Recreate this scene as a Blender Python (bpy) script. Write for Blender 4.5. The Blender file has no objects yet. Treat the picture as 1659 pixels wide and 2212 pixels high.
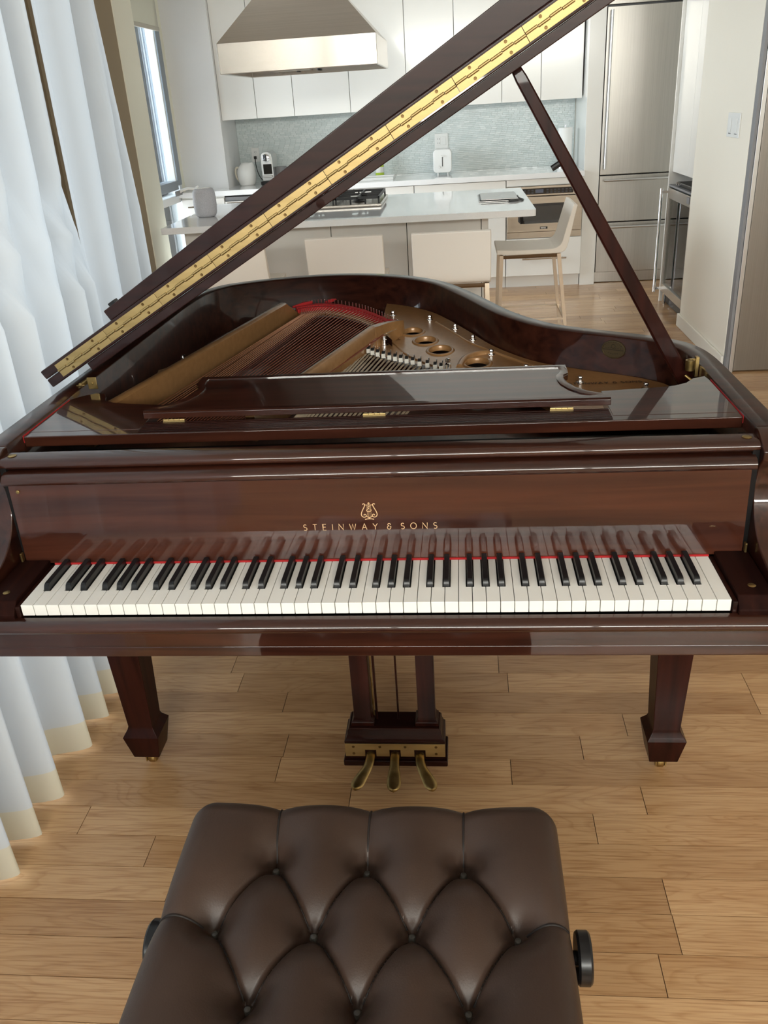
import bpy, bmesh, math, random
from math import sin, cos, pi, radians, sqrt, exp
from mathutils import Matrix, Vector
random.seed(7)
scene = bpy.context.scene
COL = scene.collection

# ------------------------------------------------------------------ camera
F_PX = 1824.87                      # focal length in pixels of the 1659 x 2212 frame
PITCH, YAW, ROLL = 0.45013336, -0.10571074, -0.06458445
CAM = (0.177512, -1.220113, 1.498956)
cy, sy = cos(YAW), sin(YAW)
fw = Vector((sy*cos(PITCH), cy*cos(PITCH), -sin(PITCH)))
rt = Vector((cy, -sy, 0)); up = rt.cross(fw)
r2 = cos(ROLL)*rt + sin(ROLL)*up
u2 = -sin(ROLL)*rt + cos(ROLL)*up
cam = bpy.data.cameras.new('camera')
cam.sensor_fit = 'VERTICAL'; cam.sensor_height = 36.0; cam.sensor_width = 27.0
cam.lens = 36.0*F_PX/2212.0
cam.clip_start = 0.02; cam.clip_end = 200
co = bpy.data.objects.new('camera', cam); COL.objects.link(co)
M = Matrix((( r2.x, u2.x, -fw.x, CAM[0]), (r2.y, u2.y, -fw.y, CAM[1]), (r2.z, u2.z, -fw.z, CAM[2]), (0, 0, 0, 1)))
co.matrix_world = M
scene.camera = co

# ------------------------------------------------------------------ light, sky, exposure
scene.view_settings.view_transform = 'Standard'
scene.view_settings.look = 'None'
scene.view_settings.gamma = 1.0
scene.view_settings.exposure = 0.34
scene.view_settings.use_curve_mapping = False
scene.cycles.use_denoising = True
scene.cycles.max_bounces = 8
scene.cycles.diffuse_bounces = 5
scene.cycles.glossy_bounces = 5
scene.cycles.transmission_bounces = 6
scene.cycles.sample_clamp_indirect = 8.0
world = bpy.data.worlds.new('sky'); scene.world = world
world.use_nodes = True
wn = world.node_tree.nodes; wl = world.node_tree.links
bg = wn['Background']
bg.inputs[0].default_value = (0.80, 0.90, 1.0, 1); bg.inputs[1].default_value = 1.6

def area(name, loc, rot, sx, sz, power, color):
    l = bpy.data.lights.new(name, 'AREA'); l.shape = 'RECTANGLE'; l.size = sx; l.size_y = sz
    l.energy = power; l.color = color
    o = bpy.data.objects.new(name, l); o.location = loc; o.rotation_euler = rot; COL.objects.link(o)
    return o
# daylight outside the left windows, and an added fill at the rear
area('daylight_living', (-2.45, -1.1, 1.40), (0, radians(-100), 0), 2.6, 6.2, 300, (0.86, 0.93, 1.0))
area('daylight_kitchen', (-2.45, 5.35, 1.3), (0, radians(-96), 0), 2.3, 1.9, 115, (0.88, 0.94, 1.0))
area('rear_fill', (0.4, -4.75, 2.36), (radians(84), 0, 0), 4.4, .62, 350, (1.0, 0.95, 0.87))  # added room fill, out of view behind the camera

# ------------------------------------------------------------------ mesh helper
WPOS = {}
class MB:
    def __init__(s, m=None): s.v = []; s.f = []; s.m = m
    def add(s, vs, fs):
        b = len(s.v)
        if s.m is not None: vs = [tuple(s.m @ Vector(q)) for q in vs]
        s.v += [tuple(q) for q in vs]; s.f += [tuple(b+i for i in f) for f in fs]; return s
    def box(s, x0, x1, y0, y1, z0, z1):
        return s.add([(x0,y0,z0),(x1,y0,z0),(x1,y1,z0),(x0,y1,z0),(x0,y0,z1),(x1,y0,z1),(x1,y1,z1),(x0,y1,z1)],
                     [(0,3,2,1),(4,5,6,7),(0,1,5,4),(1,2,6,5),(2,3,7,6),(3,0,4,7)])
    def prism(s, poly, ax, a, b):
        def P(q, t):
            return (t, q[0], q[1]) if ax == 'x' else (q[0], t, q[1]) if ax == 'y' else (q[0], q[1], t)
        n = len(poly)
        return s.add([P(q, a) for q in poly]+[P(q, b) for q in poly],
                     [tuple(range(n-1,-1,-1)), tuple(range(n, 2*n))]+[(i,(i+1)%n,n+(i+1)%n,n+i) for i in range(n)])
    def loft(s, rings, closed=False, cap=True):
        n = len(rings[0]); k = len(rings); vs = [q for r in rings for q in r]; fs = []
        for i in range(k if closed else k-1):
            j = (i+1) % k
            for a in range(n):
                b = (a+1) % n; fs.append((i*n+a, i*n+b, j*n+b, j*n+a))
        if cap and not closed: fs += [tuple(range(n-1,-1,-1)), tuple((k-1)*n+i for i in range(n))]
        return s.add(vs, fs)
    def sheet(s, rows):
        n = len(rows[0]); vs = [q for r in rows for q in r]; fs = []
        for i in range(len(rows)-1):
            for a in range(n-1): fs.append((i*n+a, i*n+a+1, (i+1)*n+a+1, (i+1)*n+a))
        return s.add(vs, fs)
    def tube(s, pts, r, n=6, closed=False):
        pts = [Vector(q) for q in pts]; k = len(pts); rings = []
        rr = r if isinstance(r, (list, tuple)) else [r]*k
        prev = None
        for i in range(k):
            if closed: t = pts[(i+1) % k]-pts[i-1]
            else: t = pts[min(i+1,k-1)]-pts[max(i-1,0)]
            t.normalize()
            if prev is None:
                a = Vector((0,0,1)) if abs(t.z) < .9 else Vector((1,0,0))
                nx = t.cross(a).normalized()
            else: nx = (prev-t*prev.dot(t)).normalized()
            prev = nx; ny = t.cross(nx)
            rings.append([tuple(pts[i]+rr[i]*(cos(2*pi*j/n)*nx+sin(2*pi*j/n)*ny)) for j in range(n)])
        return s.loft(rings, closed)
    def lathe(s, prof, c, ax='z', n=24):
        rings = []
        for r, h in prof:
            ring = []
            for j in range(n):
                a = 2*pi*j/n; x, y = r*cos(a), r*sin(a)
                ring.append((c[0]+x, c[1]+y, c[2]+h) if ax == 'z' else (c[0]+h, c[1]+x, c[2]+y) if ax == 'x' else (c[0]+y, c[1]+h, c[2]+x))
            rings.append(ring)
        return s.loft(rings)
    def cyl(s, c, r, h, ax='z', n=16): return s.lathe([(r,0),(r,h)], c, ax, n)
    def build(s, name, mat, parent=None, bevel=0, seg=2, smooth=35, kind=None, label=None):
        me = bpy.data.meshes.new(name)
        n = len(s.v); mn = [min(q[i] for q in s.v) for i in range(3)]; mx = [max(q[i] for q in s.v) for i in range(3)]
        o3 = ((mn[0]+mx[0])/2, (mn[1]+mx[1])/2, mn[2])
        me.from_pydata([(q[0]-o3[0], q[1]-o3[1], q[2]-o3[2]) for q in s.v], [], s.f)
        bm = bmesh.new(); bm.from_mesh(me); bmesh.ops.recalc_face_normals(bm, faces=bm.faces)
        bm.to_mesh(me); bm.free()
        if smooth:
            me.polygons.foreach_set('use_smooth', [True]*len(me.polygons))
            me.set_sharp_from_angle(angle=radians(smooth))
        me.materials.append(mat)
        o = bpy.data.objects.new(name, me); COL.objects.link(o)
        if parent is not None:
            o.parent = parent; pp = WPOS[parent.name]
            o.location = (o3[0]-pp[0], o3[1]-pp[1], o3[2]-pp[2])
        else: o.location = o3
        WPOS[o.name] = o3
        if bevel:
            b = o.modifiers.new('edge', 'BEVEL'); b.width = bevel; b.segments = seg; b.limit_method = 'ANGLE'; b.angle_limit = radians(40)
            b.harden_normals = bool(smooth)
        if kind: o['kind'] = kind
        if label: o['label'] = label
        return o
def thing(name, loc, label, cat, group=None):
    o = bpy.data.objects.new(name, None); COL.objects.link(o); o.location = loc; o.empty_display_size = .05
    WPOS[o.name] = loc; o['label'] = label; o['category'] = cat
    if group: o['group'] = group
    return o
def tag(o, label, cat, group=None):
    o['label'] = label; o['category'] = cat
    if group: o['group'] = group
    return o
def st(o): o['kind'] = 'structure'; return o
def copy_part(src, parent, pos):
    c = src.copy(); COL.objects.link(c); c.parent = parent
    pp = WPOS[parent.name]; c.location = (pos[0]-pp[0], pos[1]-pp[1], pos[2]-pp[2]); WPOS[c.name] = pos
    return c
def catmull(P, k=6, closed=False):
    out = []; n = len(P)
    for i in range(n if closed else n-1):
        g = lambda j: P[j % n] if closed else P[max(0, min(n-1, j))]
        p0, p1, p2, p3 = g(i-1), g(i), g(i+1), g(i+2)
        for t in range(k):
            t /= k
            out.append(tuple(.5*(2*b+(c-a)*t+(2*a-5*b+4*c-d)*t*t+(3*b-a-3*c+d)*t**3) for a, b, c, d in zip(p0, p1, p2, p3)))
    if not closed: out.append(tuple(P[-1]))
    return out

# ------------------------------------------------------------------ materials
def mat(name, color, rough=.5, metal=0., coat=0., coat_r=.03, spec=.4, **kw):
    m = bpy.data.materials.new(name); m.use_nodes = True
    b = m.node_tree.nodes['Principled BSDF']
    b.inputs['Base Color'].default_value = (*color, 1); b.inputs['Roughness'].default_value = rough
    b.inputs['Metallic'].default_value = metal; b.inputs['Coat Weight'].default_value = coat
    b.inputs['Coat Roughness'].default_value = coat_r; b.inputs['Specular IOR Level'].default_value = spec
    for k, v in kw.items(): b.inputs[k.replace('_', ' ')].default_value = v
    return m
def nodes(m): return m.node_tree.nodes, m.node_tree.links, m.node_tree.nodes['Principled BSDF']
def noise_col(m, scale, c0, c1, lo=.35, hi=.65, detail=6, coord='Object', distort=0., rough=None, bump=0., bscale=None):
    N, L, B = nodes(m)
    tc = N.new('ShaderNodeTexCoord'); mp = N.new('ShaderNodeMapping'); mp.inputs['Scale'].default_value = scale
    nz = N.new('ShaderNodeTexNoise'); nz.inputs['Scale'].default_value = 1; nz.inputs['Detail'].default_value = detail; nz.inputs['Distortion'].default_value = distort
    rp = N.new('ShaderNodeValToRGB'); rp.color_ramp.elements[0].position = lo; rp.color_ramp.elements[1].position = hi
    rp.color_ramp.elements[0].color = (*c0, 1); rp.color_ramp.elements[1].color = (*c1, 1)
    if coord == 'World':
        g = N.new('ShaderNodeNewGeometry'); L.new(g.outputs['Position'], mp.inputs['Vector'])
    else: L.new(tc.outputs[coord], mp.inputs['Vector'])
    L.new(mp.outputs[0], nz.inputs['Vector']); L.new(nz.outputs['Fac'], rp.inputs[0]); L.new(rp.outputs[0], B.inputs['Base Color'])
    if rough:
        mr = N.new('ShaderNodeMapRange'); mr.inputs[3].default_value = rough[0]; mr.inputs[4].default_value = rough[1]
        L.new(nz.outputs['Fac'], mr.inputs[0]); L.new(mr.outputs[0], B.inputs['Roughness'])
    if bump:
        n2 = nz
        if bscale:
            n2 = N.new('ShaderNodeTexNoise'); n2.inputs['Scale'].default_value = bscale; n2.inputs['Detail'].default_value = 3
            L.new(tc.outputs['Object'], n2.inputs['Vector'])
        bp = N.new('ShaderNodeBump'); bp.inputs['Strength'].default_value = bump; bp.inputs['Distance'].default_value = .002
        L.new(n2.outputs['Fac'], bp.inputs['Height']); L.new(bp.outputs[0], B.inputs['Normal'])
    return m
def wood(name, axis, c0, c1, k=1.0, coat=1.0, spec=.12, ior=1.55):
    m = mat(name, c0, .30, coat=coat, coat_r=.025, spec=spec, Coat_IOR=ior)
    s = {'x': (2.2, 40, 40), 'y': (40, 2.2, 40), 'z': (40, 40, 2.2)}[axis]
    noise_col(m, tuple(q*k for q in s), c0, c1, .3, .72, 8, 'World', .6)
    return m
W_D, W_L = (.014, .0039, .0026), (.052, .0150, .0078)
WX = wood('mahogany_x', 'x', W_D, W_L); WY = wood('mahogany_y', 'y', W_D, W_L)
WZ = wood('mahogany_z', 'z', (.011, .0026, .0018), (.032, .0072, .0044), coat=.14, spec=.06)
WF = wood('mahogany_fallboard', 'x', (.026, .0072, .0044), (.074, .0215, .0112), .8, ior=1.5)
WRIM = wood('mahogany_rim', 'x', (.014, .0042, .003), (.050, .0145, .008), coat=.35)
WDK = wood('mahogany_dark', 'x', (.010, .0032, .0026), (.030, .0085, .0055), coat=.16, spec=.06)
WLID = wood('mahogany_lid', 'x', (.015, .0056, .0052), (.032, .0110, .0092), coat=.5)
WKB = wood('mahogany_key_block', 'y', (.010, .0030, .0024), (.024, .0068, .0044), coat=0., spec=.05); WKB.node_tree.nodes['Principled BSDF'].inputs['Roughness'].default_value = .55
BLACKW = mat('ebonised', (.006, .005, .005), .7, spec=.2)
BRASS = noise_col(mat('brass', (.72, .52, .22), .36, 1), (6, 6, 40), (.38, .275, .12), (.52, .39, .185), .3, .7, coord='Object', rough=(.42, .6))
BRASSA = noise_col(mat('aged_brass', (.4, .28, .1), .38, 1), (25, 25, 25), (.24, .16, .055), (.50, .36, .15), coord='Object', rough=(.28, .5))
SCREWB = mat('screw_brass', (.16, .10, .04), .45, 1)
GOLD = noise_col(mat('bronze_paint', (.22, .12, .05), .38, .2, coat=.5, coat_r=.15), (60, 60, 60), (.30, .155, .058), (.35, .185, .074), coord='World')
COPPER = mat('copper_string', (.36, .10, .055), .35, 1)
COPPERL = mat('copper_string_light', (.55, .24, .12), .33, 1)
STEELS = mat('steel_string', (.55, .45, .33), .35, 1)
CHROME = mat('chrome', (.82, .83, .85), .12, 1)
REDFELT = mat('red_felt', (.42, .018, .02), .95)
WFELT = mat('white_felt', (.62, .60, .55), .95)
IVORY = mat('white_key', (.84, .82, .77), .22, coat=.3)
EBONY = mat('black_key', (.006, .006, .007), .30, spec=.4)
SPRUCE = noise_col(mat('soundboard', (.16, .045, .02), .45, coat=.2), (60, 3, 3), (.045, .012, .007), (.075, .022, .011), coord='World')
LETTER = mat('gold_leaf', (.74, .50, .28), .45, .3)
LEATHER = noise_col(mat('brown_leather', (.045, .027, .02), .44, coat=.04, coat_r=.3, spec=.34), (5, 5, 5), (.036, .0200, .0135), (.051, .0295, .0205), coord='World', bump=.12, bscale=420)
WHITE_L = mat('white_lacquer', (.84, .825, .785), .16, coat=.35, coat_r=.06)
WHITE_M = mat('white_melamine', (.83, .815, .78), .3)
QUARTZ = noise_col(mat('white_quartz', (.86, .86, .86), .07, coat=.5), (220, 220, 220), (.85, .85, .85), (.88, .88, .88), coord='World')
WALLP = mat('white_paint', (.86, .825, .74), .7)
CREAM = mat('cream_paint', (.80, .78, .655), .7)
SHADE_TAN = mat('shaded_wall_tan', (.30, .245, .17), .75)  # backlit shade put into the wall colour as a darker tan
CEILP = mat('ceiling_paint', (.80, .78, .74), .8)
def brushed(name, col, axis, r=.28):
    m = mat(name, col, r, 1)
    s = {'x': (1.5, 150, 150), 'z': (150, 150, 1.5)}[axis]
    noise_col(m, s, tuple(c*.95 for c in col), tuple(min(1, c*1.03) for c in col), coord='World', rough=(r-.02, r+.04))
    return m
STEEL = brushed('brushed_steel', (.46, .44, .41), 'z'); STEELH = brushed('hood_steel', (.60, .55, .49), 'x', .24)
OVENS = brushed('oven_steel', (.36, .305, .245), 'x', .3)
IRON = mat('cast_iron', (.012, .012, .013), .45)
BGLASS = mat('black_glass', (.008, .008, .009), .05, coat=.5)
PLASTICW = mat('white_plastic', (.82, .82, .80), .25)
PLASTICB = mat('black_plastic', (.012, .012, .013), .35)
GREYF = noise_col(mat('grey_mesh_fabric', (.5, .5, .53), .9), (300, 300, 300), (.42, .42, .45), (.56, .56, .60))
PALELEATH = mat('cream_leather', (.86, .79, .70), .45, coat=.1, coat_r=.3)
STOOLMET = mat('brushed_nickel', (.46, .375, .29), .3, 1)
SILVER = mat('aluminium', (.62, .62, .62), .3, 1)
GREENP = mat('green_plastic', (.46, .62, .06), .3)
TOWEL = mat('paper', (.85, .85, .83), .9)
ALU = mat('window_aluminium', (.30, .34, .38), .4, .7)
ALUL = mat('window_white_frame', (.74, .77, .78), .5)
GREYP = mat('grey_plastic', (.22, .22, .23), .4)

def oak():
    m = mat('oak_planks', (.5, .3, .15), .33, coat=.35, coat_r=.14)
    N, L, B = nodes(m)
    g = N.new('ShaderNodeNewGeometry'); oi = N.new('ShaderNodeObjectInfo')
    ad = N.new('ShaderNodeMath'); ad.operation = 'ADD'; L.new(g.outputs['Random Per Island'], ad.inputs[0]); L.new(oi.outputs['Random'], ad.inputs[1])
    fr = N.new('ShaderNodeMath'); fr.operation = 'FRACT'; L.new(ad.outputs[0], fr.inputs[0])
    mu = N.new('ShaderNodeMath'); mu.operation = 'MULTIPLY'; mu.inputs[1].default_value = 37.; L.new(fr.outputs[0], mu.inputs[0])
    cb = N.new('ShaderNodeCombineXYZ'); L.new(mu.outputs[0], cb.inputs[0]); L.new(mu.outputs[0], cb.inputs[1]); L.new(mu.outputs[0], cb.inputs[2])
    va = N.new('ShaderNodeVectorMath'); va.operation = 'ADD'; L.new(g.outputs['Position'], va.inputs[0]); L.new(cb.outputs[0], va.inputs[1])
    # cathedral figure: bands of a stretched, warped noise
    mp = N.new('ShaderNodeMapping'); mp.inputs['Scale'].default_value = (1.5, 8.5, 1); L.new(va.outputs[0], mp.inputs[0])
    nz = N.new('ShaderNodeTexNoise'); nz.inputs['Scale'].default_value = 1.; nz.inputs['Detail'].default_value = 2; nz.inputs['Distortion'].default_value = .5
    L.new(mp.outputs[0], nz.inputs['Vector'])
    m8 = N.new('ShaderNodeMath'); m8.operation = 'MULTIPLY'; m8.inputs[1].default_value = 17.; L.new(nz.outputs['Fac'], m8.inputs[0])
    f8 = N.new('ShaderNodeMath'); f8.operation = 'FRACT'; L.new(m8.outputs[0], f8.inputs[0])
    rr = N.new('ShaderNodeValToRGB'); e = rr.color_ramp.elements
    e[0].position = 0; e[0].color = (0, 0, 0, 1); e[1].position = .32; e[1].color = (1, 1, 1, 1)
    e2 = rr.color_ramp.elements.new(.9); e2.color = (.9, .9, .9, 1); e3 = rr.color_ramp.elements.new(1.); e3.color = (.1, .1, .1, 1)
    L.new(f8.outputs[0], rr.inputs[0])
    # pores
    mp2 = N.new('ShaderNodeMapping'); mp2.inputs['Scale'].default_value = (9, 260, 1); L.new(va.outputs[0], mp2.inputs[0])
    n2 = N.new('ShaderNodeTexNoise'); n2.inputs['Scale'].default_value = 1.; n2.inputs['Detail'].default_value = 5; L.new(mp2.outputs[0], n2.inputs['Vector'])
    # broad tone
    mp3 = N.new('ShaderNodeMapping'); mp3.inputs['Scale'].default_value = (2.2, 9, 1); L.new(va.outputs[0], mp3.inputs[0])
    n3 = N.new('ShaderNodeTexNoise'); n3.inputs['Scale'].default_value = 1.; n3.inputs['Detail'].default_value = 4; L.new(mp3.outputs[0], n3.inputs['Vector'])
    base = N.new('ShaderNodeValToRGB'); e = base.color_ramp.elements
    e[0].position = 0; e[0].color = (.445, .26, .127, 1); e[1].position = 1; e[1].color = (.63, .395, .205, 1)
    e4 = base.color_ramp.elements.new(.45); e4.color = (.55, .338, .17, 1)
    L.new(fr.outputs[0], base.inputs[0])
    def mixm(a, b, facnode, k):
        x = N.new('ShaderNodeMix'); x.data_type = 'RGBA'; x.blend_type = 'MULTIPLY'
        x.inputs[0].default_value = k; L.new(a, x.inputs[6]); L.new(b, x.inputs[7]); return x.outputs[2]
    dk = N.new('ShaderNodeValToRGB'); dk.color_ramp.elements[0].color = (.74, .63, .52, 1); dk.color_ramp.elements[1].color = (1, 1, 1, 1)
    L.new(rr.outputs[0], dk.inputs[0])
    o1 = mixm(base.outputs[0], dk.outputs[0], None, .5)
    pk = N.new('ShaderNodeValToRGB'); pk.color_ramp.elements[0].position = .36; pk.color_ramp.elements[1].position = .52
    pk.color_ramp.elements[0].color = (.62, .5, .4, 1); pk.color_ramp.elements[1].color = (1, 1, 1, 1); L.new(n2.outputs['Fac'], pk.inputs[0])
    o2 = mixm(o1, pk.outputs[0], None, .6)
    tk = N.new('ShaderNodeValToRGB'); tk.color_ramp.elements[0].position = .3; tk.color_ramp.elements[1].position = .55
    tk.color_ramp.elements[0].color = (.82, .74, .66, 1); tk.color_ramp.elements[1].color = (1, 1, 1, 1); L.new(n3.outputs['Fac'], tk.inputs[0])
    o3 = mixm(o2, tk.outputs[0], None, .8)
    L.new(o3, B.inputs['Base Color'])
    bp = N.new('ShaderNodeBump'); bp.inputs['Strength'].default_value = .08; bp.inputs['Distance'].default_value = .001
    L.new(n2.outputs['Fac'], bp.inputs['Height']); L.new(bp.outputs[0], B.inputs['Normal'])
    return m
OAK = oak()
GAP = mat('floor_joint', (.10, .055, .028), .8)

def sheer(name, col, trans, w):
    m = bpy.data.materials.new(name); m.use_nodes = True
    N, L = m.node_tree.nodes, m.node_tree.links; N.remove(N['Principled BSDF'])
    d = N.new('ShaderNodeBsdfDiffuse'); d.inputs[0].default_value = (*col, 1)
    t = N.new('ShaderNodeBsdfTranslucent'); t.inputs[0].default_value = (*trans, 1)
    x = N.new('ShaderNodeMixShader'); x.inputs[0].default_value = w
    g = N.new('ShaderNodeNewGeometry'); mp = N.new('ShaderNodeMapping'); mp.inputs['Scale'].default_value = (900, 900, 900)
    nz = N.new('ShaderNodeTexNoise'); nz.inputs['Scale'].default_value = 1; bp = N.new('ShaderNodeBump'); bp.inputs['Strength'].default_value = .15; bp.inputs['Distance'].default_value = .0005
    L.new(g.outputs['Position'], mp.inputs[0]); L.new(mp.outputs[0], nz.inputs['Vector']); L.new(nz.outputs['Fac'], bp.inputs['Height']); L.new(bp.outputs[0], d.inputs['Normal'])
    L.new(d.outputs[0], x.inputs[1]); L.new(t.outputs[0], x.inputs[2]); L.new(x.outputs[0], N['Material Output'].inputs[0])
    return m
SHEER = sheer('sheer_linen', (.76, .755, .74), (.335, .345, .35), .55)
HEM = sheer('doubled_linen', (.80, .75, .64), (.37, .31, .21), .55)
BLIND = sheer('blind_fabric', (.62, .60, .53), (.5, .48, .4), .3)

def glass(name, tint, rough=0.):
    m = bpy.data.materials.new(name); m.use_nodes = True
    N, L = m.node_tree.nodes, m.node_tree.links; N.remove(N['Principled BSDF'])
    t = N.new('ShaderNodeBsdfTransparent'); t.inputs[0].default_value = (*tint, 1)
    g = N.new('ShaderNodeBsdfGlossy'); g.inputs['Roughness'].default_value = rough
    fr = N.new('ShaderNodeFresnel'); fr.inputs[0].default_value = 1.5
    x = N.new('ShaderNodeMixShader'); L.new(fr.outputs[0], x.inputs[0]); L.new(t.outputs[0], x.inputs[1]); L.new(g.outputs[0], x.inputs[2])
    L.new(x.outputs[0], N['Material Output'].inputs[0]); return m
GLASS = glass('window_glass', (.96, .98, .98)); WGLASS = glass('cooler_glass', (.80, .88, .82), .02)
N, L = WGLASS.node_tree.nodes, WGLASS.node_tree.links          # milky tinted pane
x_ = [n for n in N if n.type == 'MIX_SHADER'][0]; d_ = N.new('ShaderNodeBsdfDiffuse'); d_.inputs[0].default_value = (.25, .30, .265, 1)
x2 = N.new('ShaderNodeMixShader'); x2.inputs[0].default_value = .68; L.new(x_.outputs[0], x2.inputs[1]); L.new(d_.outputs[0], x2.inputs[2]); L.new(x2.outputs[0], N['Material Output'].inputs[0])

def oak():
    m = mat('oak_planks', (.5, .3, .15), .33, coat=.35, coat_r=.14)
    N, L, B = nodes(m)
    g = N.new('ShaderNodeNewGeometry'); oi = N.new('ShaderNodeObjectInfo')
    ad = N.new('ShaderNodeMath'); ad.operation = 'ADD'; L.new(g.outputs['Random Per Island'], ad.inputs[0]); L.new(oi.outputs['Random'], ad.inputs[1])
    fr = N.new('ShaderNodeMath'); fr.operation = 'FRACT'; L.new(ad.outputs[0], fr.inputs[0])
    mu = N.new('ShaderNodeMath'); mu.operation = 'MULTIPLY'; mu.inputs[1].default_value = 37.; L.new(fr.outputs[0], mu.inputs[0])
    cb = N.new('ShaderNodeCombineXYZ'); L.new(mu.outputs[0], cb.inputs[0]); L.new(mu.outputs[0], cb.inputs[1]); L.new(mu.outputs[0], cb.inputs[2])
    va = N.new('ShaderNodeVectorMath'); va.operation = 'ADD'; L.new(g.outputs['Position'], va.inputs[0]); L.new(cb.outputs[0], va.inputs[1])
    # cathedral figure: bands of a stretched, warped noise
    mp = N.new('ShaderNodeMapping'); mp.inputs['Scale'].default_value = (1.5, 8.5, 1); L.new(va.outputs[0], mp.inputs[0])
    nz = N.new('ShaderNodeTexNoise'); nz.inputs['Scale'].default_value = 1.; nz.inputs['Detail'].default_value = 2; nz.inputs['Distortion'].default_value = .5
    L.new(mp.outputs[0], nz.inputs['Vector'])
    m8 = N.new('ShaderNodeMath'); m8.operation = 'MULTIPLY'; m8.inputs[1].default_value = 17.; L.new(nz.outputs['Fac'], m8.inputs[0])
    f8 = N.new('ShaderNodeMath'); f8.operation = 'FRACT'; L.new(m8.outputs[0], f8.inputs[0])
    rr = N.new('ShaderNodeValToRGB'); e = rr.color_ramp.elements
    e[0].position = 0; e[0].color = (0, 0, 0, 1); e[1].position = .32; e[1].color = (1, 1, 1, 1)
    e2 = rr.color_ramp.elements.new(.9); e2.color = (.9, .9, .9, 1); e3 = rr.color_ramp.elements.new(1.); e3.color = (.1, .1, .1, 1)
    L.new(f8.outputs[0], rr.inputs[0])
    # pores
    mp2 = N.new('ShaderNodeMapping'); mp2.inputs['Scale'].default_value = (9, 260, 1); L.new(va.outputs[0], mp2.inputs[0])
    n2 = N.new('ShaderNodeTexNoise'); n2.inputs['Scale'].default_value = 1.; n2.inputs['Detail'].default_value = 5; L.new(mp2.outputs[0], n2.inputs['Vector'])
    # broad tone
    mp3 = N.new('ShaderNodeMapping'); mp3.inputs['Scale'].default_value = (2.2, 9, 1); L.new(va.outputs[0], mp3.inputs[0])
    n3 = N.new('ShaderNodeTexNoise'); n3.inputs['Scale'].default_value = 1.; n3.inputs['Detail'].default_value = 4; L.new(mp3.outputs[0], n3.inputs['Vector'])
    base = N.new('ShaderNodeValToRGB'); e = base.color_ramp.elements
    e[0].position = 0; e[0].color = (.445, .26, .127, 1); e[1].position = 1; e[1].color = (.63, .395, .205, 1)
    e4 = base.color_ramp.elements.new(.45); e4.color = (.55, .338, .17, 1)
    L.new(fr.outputs[0], base.inputs[0])
    def mixm(a, b, facnode, k):
        x = N.new('ShaderNodeMix'); x.data_type = 'RGBA'; x.blend_type = 'MULTIPLY'
        x.inputs[0].default_value = k; L.new(a, x.inputs[6]); L.new(b, x.inputs[7]); return x.outputs[2]
    dk = N.new('ShaderNodeValToRGB'); dk.color_ramp.elements[0].color = (.74, .63, .52, 1); dk.color_ramp.elements[1].color = (1, 1, 1, 1)
    L.new(rr.outputs[0], dk.inputs[0])
    o1 = mixm(base.outputs[0], dk.outputs[0], None, .5)
    pk = N.new('ShaderNodeValToRGB'); pk.color_ramp.elements[0].position = .36; pk.color_ramp.elements[1].position = .52
    pk.color_ramp.elements[0].color = (.62, .5, .4, 1); pk.color_ramp.elements[1].color = (1, 1, 1, 1); L.new(n2.outputs['Fac'], pk.inputs[0])
    o2 = mixm(o1, pk.outputs[0], None, .6)
    tk = N.new('ShaderNodeValToRGB'); tk.color_ramp.elements[0].position = .3; tk.color_ramp.elements[1].position = .55
    tk.color_ramp.elements[0].color = (.82, .74, .66, 1); tk.color_ramp.elements[1].color = (1, 1, 1, 1); L.new(n3.outputs['Fac'], tk.inputs[0])
    o3 = mixm(o2, tk.outputs[0], None, .8)
    L.new(o3, B.inputs['Base Color'])
    bp = N.new('ShaderNodeBump'); bp.inputs['Strength'].default_value = .08; bp.inputs['Distance'].default_value = .001
    L.new(n2.outputs['Fac'], bp.inputs['Height']); L.new(bp.outputs[0], B.inputs['Normal'])
    return m
OAK = oak()
GAP = mat('floor_joint', (.10, .055, .028), .8)

def sheer(name, col, trans, w):
    m = bpy.data.materials.new(name); m.use_nodes = True
    N, L = m.node_tree.nodes, m.node_tree.links; N.remove(N['Principled BSDF'])
    d = N.new('ShaderNodeBsdfDiffuse'); d.inputs[0].default_value = (*col, 1)
    t = N.new('ShaderNodeBsdfTranslucent'); t.inputs[0].default_value = (*trans, 1)
    x = N.new('ShaderNodeMixShader'); x.inputs[0].default_value = w
    g = N.new('ShaderNodeNewGeometry'); mp = N.new('ShaderNodeMapping'); mp.inputs['Scale'].default_value = (900, 900, 900)
    nz = N.new('ShaderNodeTexNoise'); nz.inputs['Scale'].default_value = 1; bp = N.new('ShaderNodeBump'); bp.inputs['Strength'].default_value = .15; bp.inputs['Distance'].default_value = .0005
    L.new(g.outputs['Position'], mp.inputs[0]); L.new(mp.outputs[0], nz.inputs['Vector']); L.new(nz.outputs['Fac'], bp.inputs['Height']); L.new(bp.outputs[0], d.inputs['Normal'])
    L.new(d.outputs[0], x.inputs[1]); L.new(t.outputs[0], x.inputs[2]); L.new(x.outputs[0], N['Material Output'].inputs[0])
    return m
SHEER = sheer('sheer_linen', (.76, .755, .74), (.335, .345, .35), .55)
HEM = sheer('doubled_linen', (.80, .75, .64), (.37, .31, .21), .55)
BLIND = sheer('blind_fabric', (.62, .60, .53), (.5, .48, .4), .3)

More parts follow.
